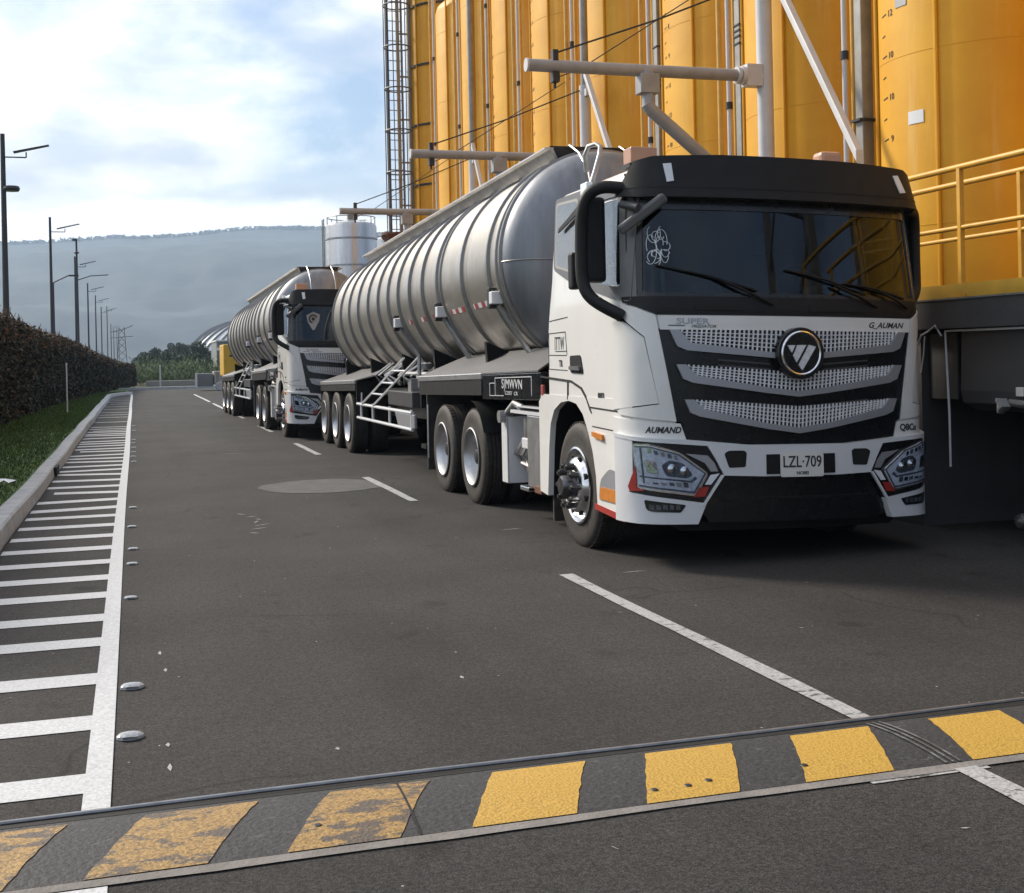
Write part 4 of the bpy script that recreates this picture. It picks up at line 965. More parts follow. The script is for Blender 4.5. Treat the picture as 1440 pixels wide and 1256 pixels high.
# ------------------------------------------------------------------ painted markings (sheets 4 mm up)
def strip(name, pts, m, z=.004, ny=None):
    mb = MB()
    mb.add([(x, y, z) for x, y in pts], [tuple(range(len(pts)))]); o = mb.build(name, m); o['kind'] = 'structure'; return o
mb = MB()
ys = [4.60 + k * 1.2 for k in range(56)]
for a, b in zip(ys, ys[1:]):
    wv = lambda y: .006 * math.sin(y * .33)
    mb.add([(-.217 + wv(a), a, .007), (-.120 + wv(a), a, .007), (-.120 + wv(b), b, .007), (-.217 + wv(b), b, .007)], [(0, 1, 2, 3)])
mb.build('edge_line', 'line_white')['kind'] = 'structure'
hy = [4.92, 5.75, 6.55, 7.42, 8.13, 8.93, 9.67, 10.45, 11.25, 12.05, 12.85, 13.65, 14.45, 15.3, 16.15, 17.0, 17.9, 18.8]
k = 19.7
rj = random.Random(11); hy2 = []
while k < 33: hy2.append(k); k += rj.choice([.75, .9, 1.2, .8])
while k < 64: hy2.append(k); k += rj.uniform(1.9, 3.6)
mb = MB(); mf = MB()
for i, y in enumerate(hy + hy2):
    t = .115 if y < 14 else .135; sk = 0 if y < 14 else (rj.uniform(-.12, .3)); xl = -1.10 if i % 9 != 5 else -.98
    (mb if y < 31 else mf).add([(xl, y + sk - t, .004), (-.19, y - t, .004), (-.19, y + t, .004), (xl, y + sk + t, .004)], [(0, 1, 2, 3)])
mb.build('hatch_marking', 'line_white')['kind'] = 'structure'; mf.build('hatch_marking', 'line_white_worn')['kind'] = 'structure'
for (a, b) in ((1.5, 3.93), (4.605, 8.38), (13.38, 16.42), (20.8, 23.95), (28.2, 31.2), (35.6, 38.6), (43.0, 50), (52, 66)):
    n = 6; rr_ = random.Random(int(a * 10)); L = [(2.855 + rr_.uniform(-.008, .008), a + (b - a) * j / n) for j in range(n + 1)]; Rr = [(2.955 + rr_.uniform(-.008, .008), a + (b - a) * j / n) for j in range(n, -1, -1)]
    strip('lane_line', L + Rr, 'line_white_worn' if a < 40 else 'line_white', z=.007)
strip('bump_approach_mark', [(-.42, 3.80), (-.11, 3.80), (-.11, 3.925), (-.42, 3.925)], 'line_white')
strip('bump_approach_mark', [(2.50, 3.90), (3.0, 3.90), (3.0, 3.93), (2.5, 3.93)], 'line_white_worn')
# old grey repair patch
rj = random.Random(4); pts = []
for k in range(36):
    a = k * 2 * math.pi / 36; r_ = 1 + rj.uniform(-.035, .035); pts.append((2.22 + math.cos(a) * .76 * r_, 15.6 + math.sin(a) * .86 * r_))
strip('road_patch', pts, 'patch_stain', .0045)
strip('road_patch_edge', [(2.22 + (x - 2.22) * 1.03, 15.6 + (y - 15.6) * 1.03) for x, y in pts], 'seam_tar', .0022)
# small scuffs and paint spots on the asphalt
sc_ = MB(); rj = random.Random(8)
def scuff(x, y, l, w_, a):
    d = (math.cos(a), math.sin(a)); n = (-d[1], d[0]); k = rj.uniform(-.3, .3)
    sc_.add([(x - d[0] * l, y - d[1] * l, .0032), (x + n[0] * w_, y + n[1] * w_ , .0032), (x + d[0] * l, y + d[1] * l, .0032), (x - n[0] * w_ * .6, y - n[1] * w_ * .6, .0032)], [(0, 3, 2, 1)])
pts = [(1.02, 11.6), (1.09, 11.9), (1.14, 12.15), (1.11, 12.4), (1.15, 12.6), (1.1, 12.85), (1.02, 13.1)]
for (x, y) in pts: scuff(x, y, rj.uniform(.05, .12), .012, rj.uniform(.2, 2.4))
for k in range(90):
    y = 3.0 + rj.random() ** 1.6 * 22; x = rj.uniform(.0, 5.5)
    scuff(x, y, rj.uniform(.006, .02), rj.uniform(.003, .007), rj.uniform(0, 3.1))
for (x, y, l) in ((3.25, 10.8, .14), (.1, 5.0, .05), (.1, 5.3, .03), (.12, 6.6, .04), (.1, 7.0, .05), (1.6, 22, .3), (3.4, 8.3, .1), (1.5, 5.9, .03), (.75, 5.0, .02)): scuff(x, y, l, .012, rj.uniform(-.3, .3) if l > .06 else 1.57)
sc_.build('road_scuffs', 'line_white_worn')['kind'] = 'structure'

# speed bump across the road: rubber panels with yellow stripes
BX0, BX1 = -1.10, 6.4
def bz(y): t = (y - 3.985) / (4.52 - 3.985); return .006 + .014 * max(0, 4 * t * (1 - t))
sb = thing('speed_bump', 'yellow and black striped speed bump across the road in the foreground', 'speed bump', (2.6, 4.25, 0))
topx = [(-.236, .024), (.405, .656), (1.025, 1.266), (1.633, 1.881), (2.248, 2.509), (2.867, 3.147)]
yel = [(-1.0, -.464 + .228, -1.2, -.41), (.024, .405, -.18, .184), (.656, 1.025, .427, .797), (1.266, 1.633, 1.036, 1.401), (1.881, 2.248, 1.659, 2.018), (2.509, 2.867, 2.283, 2.642), (3.147, 3.501, 2.984, 3.35), (3.80, 4.18, 3.66, 4.02), (4.5, 4.9, 4.35, 4.75), (5.2, 5.6, 5.05, 5.45)]
yy_ = [3.985 + (4.52 - 3.985) * k / 12 for k in range(13)]
base = MB(); vs = [(x, y, bz(y)) for y in yy_ for x in (BX0, BX1)]
base.add(vs, [(2 * k, 2 * k + 1, 2 * k + 3, 2 * k + 2) for k in range(12)], True)
base.box((BX0, 3.985, -.01), (BX1, 4.52, .0055))
base.build('rubber_base', 'bump_black', sb)
for i, (t0, t1, b0, b1) in enumerate(yel):
    s_ = MB(); vs = []; rj = random.Random(i + 50)
    for k, y in enumerate(yy_[:-1] if True else yy_):
        f = k / 12; vs += [(b0 + (t0 - b0) * f + rj.uniform(-.004, .004), y, bz(y) + .003), (b1 + (t1 - b1) * f + rj.uniform(-.004, .004), y, bz(y) + .003)]
    s_.add(vs, [(2 * k, 2 * k + 1, 2 * k + 3, 2 * k + 2) for k in range(11)], True)
    s_.build('yellow_stripe', 'bump_yellow_dirty' if i < 3 else 'bump_yellow', sb)
for (xt, xb) in ((.90, .83), (1.64, 1.63)):
    pass
jt = MB()
for (xt, xb) in ((.885, .862),):
    for k in range(12):
        y, y2 = yy_[k], yy_[k + 1]; f, g = k / 12, (k + 1) / 12
        x, x2 = xb + (xt - xb) * f, xb + (xt - xb) * g
        jt.add([(x - .004, y, bz(y) + .005), (x + .004, y, bz(y) + .005), (x2 + .004, y2, bz(y2) + .005), (x2 - .004, y2, bz(y2) + .005)], [(0, 1, 2, 3)])
jt.build('panel_joint', 'seam', sb)
# old painted streak crossing the bump in line with the lane line
ls = MB()
for o_ in (-.03, 0, .03):
    for k in range(12):
        y, y2 = yy_[k], yy_[k + 1]
        ls.add([(2.90 + o_ - .006, y, bz(y) + .0062), (2.90 + o_ + .006, y, bz(y) + .0062), (2.90 + o_ + .006, y2, bz(y2) + .0062), (2.90 + o_ - .006, y2, bz(y2) + .0062)], [(0, 1, 2, 3)])
ls.build('paint_streak', 'line_faint', sb)
# bolts
bl_ = MB()
for (x, y) in ((1.73, 4.08), (1.86, 4.08), (1.95, 4.10), (2.35, 4.12), (.55, 4.15)): bl_.lathe([(0, .004), (.012, .003), (.015, 0)], (x, y, bz(y) + .003), 'z', 12)
bl_.build('bolt', 'dark_metal', sb)
er = MB().box((BX0, 4.522, -.01), (BX1, 4.556, .007)); er.build('rail_gap', 'seam', sb)
er = MB()
xs = [BX0 + k * .5 for k in range(16)]
for a, b in zip(xs, xs[1:]): er.tube([(a, 4.574, .012 + .003 * math.sin(a * 2)), (b, 4.574, .012 + .003 * math.sin(b * 2))], .009, 8, cap=False)
er.build('steel_edge', 'steel_edge', sb)
pts = []; n = 40; rj = random.Random(2)
A_ = [(BX0 + (BX1 - BX0) * k / n, 3.925 + rj.uniform(-.008, .008)) for k in range(n + 1)]; B_2 = [(BX0 + (BX1 - BX0) * k / n, 3.983) for k in range(n, -1, -1)]
s_ = MB(); s_.add([(x, y, .006) for x, y in A_ + B_2], [tuple(range(len(A_ + B_2)))]); s_.build('mortar_edge', 'concrete_worn', sb)

# road studs
first = None
stud_lab = ['nearest white road stud beside the edge line', 'second white road stud beside the edge line']
for i, y in enumerate((5.46, 6.30, 8.72, 10.21, 11.03, 12.55, 14.23, 21.0, 22.2, 23.3, 24.6, 26.0, 27.2, 31.0, 33.5)):
    if first is None:
        s_ = MB(); s_.add([(a * .058, b * .045, z) for z, a_, b_ in ((0, 1, 1), (.012, .96, .92), (.022, .7, .6)) for a, b in [(a_ * math.cos(t * math.pi / 8), b_ * math.sin(t * math.pi / 8)) for t in range(16)]] + [(0, 0, .026)],
            [(r * 16 + k, r * 16 + (k + 1) % 16, (r + 1) * 16 + (k + 1) % 16, (r + 1) * 16 + k) for r in range(2) for k in range(16)] + [(32 + k, 32 + (k + 1) % 16, 48) for k in range(16)], True)
        first = s_.build('road_stud', 'stud_glass'); o = first
        s_ = MB().box((-.03, -.047, .006), (.03, -.04, .016)); s_.build('reflector_face', 'reflector', o)
    else: o = copy_tree(first)
    o.location = (-.05 + .008 * math.sin(i * 2.1), y, .003)
    o.scale = (1, 1, 1) if i < 2 else (.8, .8, .7)
    lab = ['nearest white road stud beside the edge line', 'white road stud second from the speed bump, close beyond the nearest one', 'small road stud level with the far end of the near lane dash', 'road stud fourth from the speed bump beside the edge line', 'road stud fifth from the speed bump beside the edge line', 'road stud sixth from the speed bump beside the edge line', 'road stud seventh from the speed bump, short of the grey patch'][i] if i < 7 else 'small road stud far up the edge line, beyond the grey road patch'
    tag(o, lab, 'road stud', 'road studs beside the edge line')

# ------------------------------------------------------------------ loading platform on the right
pl = thing('loading_platform', 'dark loading platform with yellow kick plate beside the near truck', 'platform', (6.5, 20, 0))
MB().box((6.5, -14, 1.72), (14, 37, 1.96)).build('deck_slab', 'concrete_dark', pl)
MB().box((6.52, -14, 1.955), (6.535, 37, 2.085)).build('kick_plate', 'yellow_dark', pl)
MB().box((6.49, -14, 1.957), (6.52, 37, 1.972)).build('deck_edge', 'concrete_worn', pl)
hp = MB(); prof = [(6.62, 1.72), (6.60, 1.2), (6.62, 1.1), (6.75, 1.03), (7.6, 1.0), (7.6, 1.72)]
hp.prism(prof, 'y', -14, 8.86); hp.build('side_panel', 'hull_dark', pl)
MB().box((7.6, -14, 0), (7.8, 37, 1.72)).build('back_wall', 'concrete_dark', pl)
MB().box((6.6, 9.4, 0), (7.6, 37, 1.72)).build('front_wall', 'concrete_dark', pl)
MB().box((6.66, 8.98, 1.12), (6.68, 9.36, 1.68)).build('grey_panel', 'dark_grey_plastic', pl)
MB().tube([(6.56, -14, 1.70), (6.56, 9.0, 1.70), (6.60, 9.02, 1.0), (6.6, 9.02, .55)], .010, 8).build('wall_pipe', 'white_lens', pl)
cb = MB().tube([(6.5, 9.35, 1.66), (6.5, 9.3, 1.6), (6.5, 9.25, 1.67), (6.5, 9.15, 1.70), (6.5, 9.05, 1.75), (6.52, 9.0, 1.66)], .008, 6).tube([(6.5, 9.2, 1.66), (6.52, 9.25, 1.5), (6.54, 9.32, 1.35)], .006, 6); cb.build('loose_cable', 'pipe_white', pl)
sw = MB().box((6.53, 8.02, 1.17), (6.58, 8.10, 1.24)).box((6.54, 8.3, 1.03), (6.58, 8.34, 1.11)); sw.build('junction_box', 'plate', pl, bevel=.005)
hs = MB()
for k in range(7): hs.tube([(6.5, 8.13 + k * .02, 1.09), (6.48, 8.15 + k * .02, 1.13), (6.5, 8.17 + k * .02, 1.15)], .006, 5)
hs.tube([(6.55, 7.4, 1.13), (6.52, 8.0, 1.11), (6.52, 8.15, 1.12), (6.55, 8.3, 1.05)], .03, 8); hs.build('hose_coil', 'dull_metal', pl)
for y in (-4, 2, 7.2, 12, 18, 24, 30): MB().box((6.7, y, 0), (6.95, y + .25, 1.1)).build('support_column', 'concrete_dark', pl)
fw = MB().lathe([(0, 0), (.05, .01), (.06, .05), (.03, .09), (0, .1)], (6.62, 8.22, .18), 'x', 14).tube([(6.62, 8.2, .18), (6.64, 8.0, .17), (6.66, 7.4, .15)], .02, 8)
fw.build('floor_coupling', 'brushed_metal', pl)
# railings: one along the platform edge, one behind the walkway
def railing(name, x, label, ys_, x2=None):
    r_ = thing(name, label, 'railing', (x, 8, 1.96), 'yellow railings on the platform')
    MB().tube([(x, 5.6, 3.05), (x, 36, 3.05)], .026, 10).build('top_rail', 'yellow_rail', r_)
    MB().tube([(x, 5.6, 2.55), (x, 36, 2.55)], .02, 10).build('mid_rail', 'yellow_rail', r_)
    for y in ys_:
        MB().box((x - .022, y - .022, 1.96), (x + .022, y + .022, 3.05)).build('post', 'yellow_rail', r_, bevel=.004)
    return r_
ra = railing('railing', 6.56, 'yellow railing along the front edge of the platform', [8.76 + 1.55 * k for k in range(-2, 17)])
MB().box((6.51, 8.66, 1.9), (6.62, 8.86, 2.0)).build('post_foot', 'yellow_rail', ra)
rb = railing('railing', 7.22, 'yellow railing farther back on the platform, close to the silos', [8.84 + 1.55 * k for k in range(-2, 17)])

# ------------------------------------------------------------------ silos
SX, SR = 9.5, 1.3
SY = [9.25, 12.04, 15.3, 18.06, 21.75, 24.9, 27.9, 30.75, 33.5, 37.2]
def silo(y, top, label, sx=SX):
    s = thing('silo', label, 'silo', (sx, y, 1.96), 'yellow silos in the row')
    n = 64
    shell_ = MB().lathe([(SR, 1.962), (SR, top - .25), (SR - .06, top - .08), (SR * .8, top + .1), (0.01, top + .45)], (sx, y, 0), 'z', n); so = shell_.build('silo_shell', 'yellow_silo', s)
    sm = MB(); 
    for a in (R(206), R(160)):      # vertical seam pipes
        sm.tube([(sx + math.cos(a) * (SR + .02), y + math.sin(a) * (SR + .02), 2.0), (sx + math.cos(a) * (SR + .02), y + math.sin(a) * (SR + .02), top)], .022, 8)
    sm.build('seam_pipe', 'yellow_silo', so)
    hr = MB()
    for z in [2.9 + 1.9 * k for k in range(int((top - 3) / 1.9) + 1)]:
        hr.lathe([(SR - .005, z - .008), (SR + .003, z - .004), (SR + .003, z + .004), (SR - .005, z + .008)], (sx, y, 0), 'z', 64, closed=True)
    hr.build('weld_seam', 'yellow_silo', so)
    return s, so
labs = ['silo at the right edge of the photo, above the railing', 'yellow silo with a printed level scale and white sticker, right of the grey column', 'yellow silo right behind the thick white pipe over the cab', 'yellow silo crossed by the sloping grey drop pipe', 'yellow silo behind the post of the second loading arm', 'yellow silo between the tips of the first and second loading arms', 'yellow silo directly above the second loading arm tee', 'yellow silo seen between two slim pipes above the tank front', 'shorter round-topped yellow silo, second from the caged ladder', 'end silo with dark bands next to the caged ladder']
silos = []
for i, y in enumerate(SY):
    top = 16.0
    if i == 8: top = 11.4
    if i == 9: top = 17.0
    s, so = silo(y, top, labs[i]); silos.append((s, so))
for k, y in enumerate((6.4,)): silo(y, 16.0, 'yellow silo beside the camera, reflected in the near windscreen')
def on_silo(y, ang, r=SR):     # surface mapping: a = distance along, b = height
    return lambda a, b, c: (SX + math.cos(ang + a / r) * (r + c), y + math.sin(ang + a / r) * (r + c), b)
# level scales: ticks and numbers
nums = ['8', '9', '11', '12', '10', '10', '9']
for i in (1, 2, 3, 4, 5, 6):
    s, so = silos[i]; y = SY[i]; ang = {1: 168, 2: 172, 3: 170, 4: 168, 5: 166, 6: 164}[i]; ang = R(ang)
    if i == 2: continue
    tk = MB()
    for k in range(24):
        z = 3.92 + k * .235; L = .10 if k % 2 == 0 else .07
        f = on_silo(y, ang)
        vs = [f(a, b, c) for c in (.001, .004) for (a, b) in ((0, z - .008), (L, z + .004), (L, z + .018), (0, z + .006))]
        tk.hexa(vs)
    tk.build('level_tick', 'ink', so)
    for k in range(12):
        z = 3.92 + k * .47; f = on_silo(y, ang)
        text_obj('level_number', nums[(6 - k) % 7] if k < 7 else nums[(12 - k) % 7], .105, (lambda z, f: (lambda a, b, c: f(.19 + a, z + b, .003 + c)))(z, f), 'ink', so)
f = on_silo(SY[1], R(190))
for (a0, z0, a1, z1, m) in ((-.02, 4.02, .19, 4.16, 'white_panel'), (-.20, 5.35, -.02, 5.50, 'pipe_grey')):
    mb = MB(); n = 5; vs = []
    for c in (.002, .006):
        for k in range(n + 1): vs += [f(a0 + (a1 - a0) * k / n, z0, c), f(a0 + (a1 - a0) * k / n, z1, c)]
    m0 = 2 * (n + 1)
    mb.add(vs, [(2 * k, 2 * k + 2, 2 * k + 3, 2 * k + 1) for k in range(n)] + [(m0 + 2 * k, m0 + 2 * k + 1, m0 + 2 * k + 3, m0 + 2 * k + 2) for k in range(n)])
    mb.build('sticker', m, silos[1][1])
# dark bands round the end silo
hb = MB()
for z in (3.2, 5.0, 6.8, 8.6, 10.4, 12.2, 14.0): hb.lathe([(SR, z - .03), (SR + .04, z - .03), (SR + .04, z + .03), (SR, z + .03)], (SX, SY[9], 0), 'z', 48, closed=True)
hb.build('band', 'dark_metal', silos[9][1])

# pipes and grey columns between the silos
def bundle(x, y, label, kind, top=16):
    t = thing('riser_column', label, 'column', (x, y, 1.96), 'risers between the silos')
    if kind in (0, 2):
        c = MB().box((x - .075, y - .075, 1.96), (x + .075, y + .075, top)).build('box_column', 'galv', t, bevel=.01)
        cl = MB()
        for z in (4.25, 5.9, 6.0, 6.08, 6.16, 6.55): cl.box((x - .09, y - .09, z), (x + .09, y + .09, z + .02))
        cl.box((x - .13, y - .10, 4.24), (x + .10, y + .10, 4.27)); cl.build('clamp', 'dark_metal', t)
    MB().tube([(x - .05, y + .32, 1.96), (x - .05, y + .32, top)], .035, 10).build('pipe', 'pipe_white', t)
    MB().tube([(x - .03, y + .17, 1.96), (x - .03, y + .17, top)], .03, 10).build('pipe', 'yellow_rail', t)
    if kind in (1, 2): MB().tube([(x - .1, y + .5, 1.96), (x - .1, y + .5, top)], .04, 10).build('pipe', 'yellow_rail', t)
    sl = MB()
    for z in (5.1, 7.6, 10.0): sl.lathe([(.035, -.05), (.05, -.05), (.05, .05), (.035, .05)], (x - .05, y + .32, z), 'z', 12, closed=True)
    sl.build('pipe_sleeve', 'dark_metal', t)
    return t
bl = ['grey square column with clamps beside the level scale, at the right', 'grey riser column just left of the thick white pipe', 'slim risers crossed by the horizontal loading arm', 'slim risers left of the second loading arm post', 'slim risers near the free end of the first loading arm', 'slim dark risers, fourth group from the caged ladder', 'slim dark risers, third group from the caged ladder', 'slim risers beside the short round-topped silo', 'slim riser between the two silos next to the caged ladder']
by = [12.42, 15.42, 18.15, 21.2, 24.1, 26.8, 29.45, 32.0, 35.0]
for i, y in enumerate((12.82, 15.85, 18.7, 22.4, 25.9, 28.4, 31.1, 33.8)): bundle(8.3, y, bl[i], (0, 2, 2, 1, 1, 1, 1, 1)[i])

# ------------------------------------------------------------------ loading arms
def smooth_path(p, it=2):
    for _ in range(it):
        q = [p[0]]
        for a, b in zip(p, p[1:]):
            a, b = Vector(a), Vector(b); q += [tuple(a * .75 + b * .25), tuple(a * .25 + b * .75)]
        p = q + [p[-1]]
    return p
def arm(y, label, x0=4.72, zc=5.17):
    X0, Y0 = 8.0, y
    t = thing('loading_gantry', label, 'loading arm', (X0, y, 0), 'loading arms over the truck lane')
    MB().tube([(X0, y, 1.96), (X0, y, 6.5)], .105, 24).build('post', 'pipe_white', t)
    MB().tube([(X0, y, 6.5), (X0, y, 12)], .075, 16).build('upper_post', 'galv', t)
    a = MB(); a.tube([(x0, y, zc), (X0 - .4, y, zc)], .078, 20); a.build('boom', 'pipe_grey', t)
    MB().tube([(x0 - .015, y, zc), (x0 + .01, y, zc)], .085, 20).build('end_cap', 'pipe_white', t)
    j = MB().tube([(X0 - .36, y, zc), (X0 - .30, y, zc)], .12, 20).tube([(X0 - .42, y, zc), (X0 - .38, y, zc)], .11, 20).tube([(X0 - .38, y, zc), (X0 - .05, y, zc)], .085, 16).box((X0 - .3, y - .09, zc - .14), (X0 - .08, y + .09, zc + .14))
    j.build('swivel_joint', 'pipe_white', t)
    d = MB().tube([(6.32, y, zc), (6.32, y, zc - .12)], .10, 16).box((6.2, y - .1, zc - .30), (6.46, y + .1, zc - .05)).tube([(6.34, y, zc - .26), (6.34, y, zc - .46)], .085, 16)
    d.build('valve_box', 'pipe_grey', t, bevel=.01)
    MB().tube([(6.30, y - .02, zc - .42), (6.36, y - .02, zc - .50), (7.75, y - .02, zc - 1.62), (8.0, y, zc - 1.8)], .085, 16).build('drop_pipe', 'pipe_grey', t)
    v = MB().box((5.05, y - .05, zc + .07), (5.12, y + .05, zc + .20)).box((5.04, y - .06, zc - .2), (5.13, y + .06, zc - .08)).tube([(5.08, y, zc - .2), (5.08, y, zc - .27)], .02, 8)
    v.build('cable_clamp', 'dark_metal', t)
    MB().tube([(5.08, y, zc + .16), (6.5, y, zc + .16 + (6.45 - zc - .16) * .47 - .02), (X0, y, 6.45)], .013, 6).build('stay_cable', 'dark_metal', t)
    MB().tube([(5.08, y, zc - .15), (5.6, y + .5, zc + .1), (X0 + .3, y + 1.6, 7.0)], .008, 6).build('thin_wire', 'dark_metal', t)
    b = MB(); p0, p1 = Vector((X0 - .02, y - .1, 6.72)), Vector((X0 - .08, y - 2.3, 3.75)); wd = .045
    b.hexa([p0 + Vector((-wd, 0, -.075)), p0 + Vector((wd, 0, -.075)), p1 + Vector((wd, 0, -.075)), p1 + Vector((-wd, 0, -.075)), p0 + Vector((-wd, 0, .075)), p0 + Vector((wd, 0, .075)), p1 + Vector((wd, 0, .075)), p1 + Vector((-wd, 0, .075))])
    b.box((X0 - .05, y - .2, 6.28), (X0 + .05, y, 6.42)); b.build('brace', 'pipe_white', t, bevel=.01)
    return t
arm(14.65, 'nearest white loading arm, its boom reaching left above the near cab roof')
arm(21.4, 'second loading arm, boom reaching over the front of the near tank')
arm(29.3, 'farthest loading arm, low behind the ridge of the near tank', zc=5.1)

fr_ = thing('braced_tower', 'grey braced steel frame past the silo row, mirrored in the near windscreen', 'steel frame', (9.0, 1.5, 1.96))
m_ = MB()
for (x, y) in ((8.4, 3.6), (8.4, .4), (10.6, 3.6), (10.6, .4)): m_.box((x - .12, y - .12, 1.9), (x + .12, y + .12, 9))
m_.build('frame_post', 'galv', fr_)
m_ = MB()
for z in (3.2, 5.6, 8.0): m_.box((8.3, .3, z), (8.5, 3.7, z + .15)).box((8.3, .3, z), (10.7, .5, z + .15))
for z in (2.2, 4.6, 7.0): m_.tube([(8.3, .4, z), (8.3, 3.6, z + 2)], .07, 6).tube([(8.3, 3.6, z), (8.3, .4, z + 2)], .05, 6)
m_.build('frame_beam', 'pipe_grey', fr_)

# ------------------------------------------------------------------ caged ladder tower at the end of the silos
cx, cy = 7.72, 37.0
lt = thing('caged_ladder', 'dark caged ladder tower at the left end of the silo row', 'ladder', (cx, cy, 0))
st = MB()
for dx in (-.22, .22): st.box((cx + dx - .03, cy - .03, 5.0), (cx + dx + .03, cy + .03, 17))
st.build('stile', 'galv_dark', lt)
rg = MB()
for k in range(40): rg.tube([(cx - .22, cy, 5.2 + k * .3), (cx + .22, cy, 5.2 + k * .3)], .014, 6)
rg.build('rung', 'galv_dark', lt)
cg = MB()
for k in range(9):
    z = 5.9 + k * 1.25; pts = [(cx + math.cos(a) * .40, cy - .40 + math.sin(a) * .40, z) for a in [k2 * 2 * math.pi / 20 for k2 in range(21)]]; cg.tube(pts, .022, 6, cap=False)
for k in range(9):
    a = k * 2 * math.pi / 9; cg.tube([(cx + math.cos(a) * .40, cy - .4 + math.sin(a) * .40, 5.3), (cx + math.cos(a) * .40, cy - .4 + math.sin(a) * .40, 17)], .016, 6)
cg.build('cage', 'galv_dark', lt)
pf = MB().lathe([(0, 5.28), (.62, 5.28), (.62, 5.34), (0, 5.34)], (cx + .05, cy - .3, 0), 'z', 20).hexa([(cx - .05, cy - .3, 4.7), (cx + .45, cy - .3, 4.7), (cx + .45, cy + .2, 4.7), (cx - .05, cy + .2, 4.7), (cx - .5, cy - .8, 5.28), (cx + .6, cy - .8, 5.28), (cx + .6, cy + .2, 5.28), (cx - .5, cy + .2, 5.28)]); pf.build('platform', 'rust', lt)
lg_ = MB()
for dx in (.1, .45): lg_.box((cx + dx - .05, cy - .05, 0), (cx + dx + .05, cy + .05, 17))
for k in range(12): lg_.box((cx + .1, cy - .02, 1 + k * 1.3), (cx + .45, cy + .02, 1.05 + k * 1.3))
lg_.build('mast', 'galv', lt)

# ------------------------------------------------------------------ stainless tanks far behind
def steel_tank(x, y, r_, z0, z1, label):
    t = thing('steel_tank', label, 'storage tank', (x, y, 0), 'stainless storage tanks')
    MB().lathe([(.3, z0 - .9), (r_, z0), (r_, z1), (r_ * .95, z1 + .12), (0, z1 + .35)], (x, y, 0), 'z', 40).build('tank_shell', 'shiny_tank', t)
    b = MB()
    for z in (z0 + .1, (z0 + z1) / 2 - .2, z1 - .5): b.lathe([(r_, z - .03), (r_ + .03, z - .03), (r_ + .03, z + .03), (r_, z + .03)], (x, y, 0), 'z', 40, closed=True)
    b.build('hoop', 'dull_metal', t)
    for a in (.8, 2.4, 3.9, 5.5):
        MB().tube([(x + math.cos(a) * r_, y + math.sin(a) * r_, 0), (x + math.cos(a) * r_, y + math.sin(a) * r_, z0 + .3)], .07, 8).build('leg', 'galv', t)
    rl = MB()
    pts = [(x + math.cos(a) * (r_ - .05), y + math.sin(a) * (r_ - .05), z1 + .38) for a in [k * 2 * math.pi / 24 for k in range(25)]]; rl.tube(pts, .02, 6, cap=False)
    for k in range(0, 24, 3): rl.tube([pts[k], (pts[k][0], pts[k][1], z1)], .018, 6)
    rl.box((x - .15, y - .15, z1 + .2), (x + .15, y + .15, z1 + .5)); rl.build('top_rail', 'galv', t)
    ld_ = MB()
    for dx in (-.2, .2): ld_.tube([(x - r_ - .12, y + dx, 0), (x - r_ - .12, y + dx, z1 + .3)], .025, 6)
    for k in range(20): ld_.tube([(x - r_ - .12, y - .2, .4 + k * .35), (x - r_ - .12, y + .2, .4 + k * .35)], .012, 5)
    ld_.build('ladder', 'galv', t)
    return t
steel_tank(8.5, 50, 1.02, 4.2, 6.95, 'shiny stainless tank on legs rising left of the near tanker')
steel_tank(10.6, 53, .9, 4.0, 6.6, 'duller stainless tank mostly hidden behind the near tanker ridge')

# ------------------------------------------------------------------ hedge, verge
mat('leaf_hedge', (.042, .045, .026), .75, noise=.5, nscale=9, alt=(.014, .017, .011))
mat('leaf_dry', (.19, .10, .05), .85, noise=.5, nscale=9, alt=(.07, .05, .03))
mat('hedge_core', (.012, .013, .009), .95, noise=.4, nscale=3)
mat('grass', (.085, .15, .03), .9, noise=.4, nscale=3, alt=(.045, .08, .018))
mat('leaf_reed', (.10, .15, .05), .7, noise=.4, nscale=1)
mat('leaf_tree', (.04, .06, .03), .75, noise=.5, nscale=1.2)
PATH = [(-3.15, 10), (-3.2, 34), (-3.0, 46), (-2.5, 57), (-1.85, 70), (-1.05, 82), (.2, 96)]
def hx(y):
    for (xa, ya), (xb, yb) in zip(PATH, PATH[1:]):
        if y <= yb: return xa + (xb - xa) * (y - ya) / (yb - ya)
    return PATH[-1][0]
def htop(y):
    T_ = [(10, 3.05), (31, 3.0), (36, 2.9), (46, 2.72), (55, 2.65), (70, 2.15), (82, 1.75), (96, 1.5)]
    for (ya, a), (yb, b) in zip(T_, T_[1:]):
        if y <= yb: return a + (b - a) * (y - ya) / (yb - ya)
    return 1.5
def ground_sheet():
    mb = MB(); ys = [-6 + k * 2 for k in range(52)]; vs = []
    for y in ys: x1 = kerb_x(min(y, 70)) - .20; vs += [(-16, y, .10), (hx(max(10, y)) - .2, y, .12), (x1, y, .135 if y < 70 else .02)]
    mb.add(vs, [(3 * j + i, 3 * j + i + 1, 3 * j + i + 4, 3 * j + i + 3) for j in range(len(ys) - 1) for i in range(2)], True); return mb.build('verge_soil', 'grass')
ground_sheet()['kind'] = 'structure'
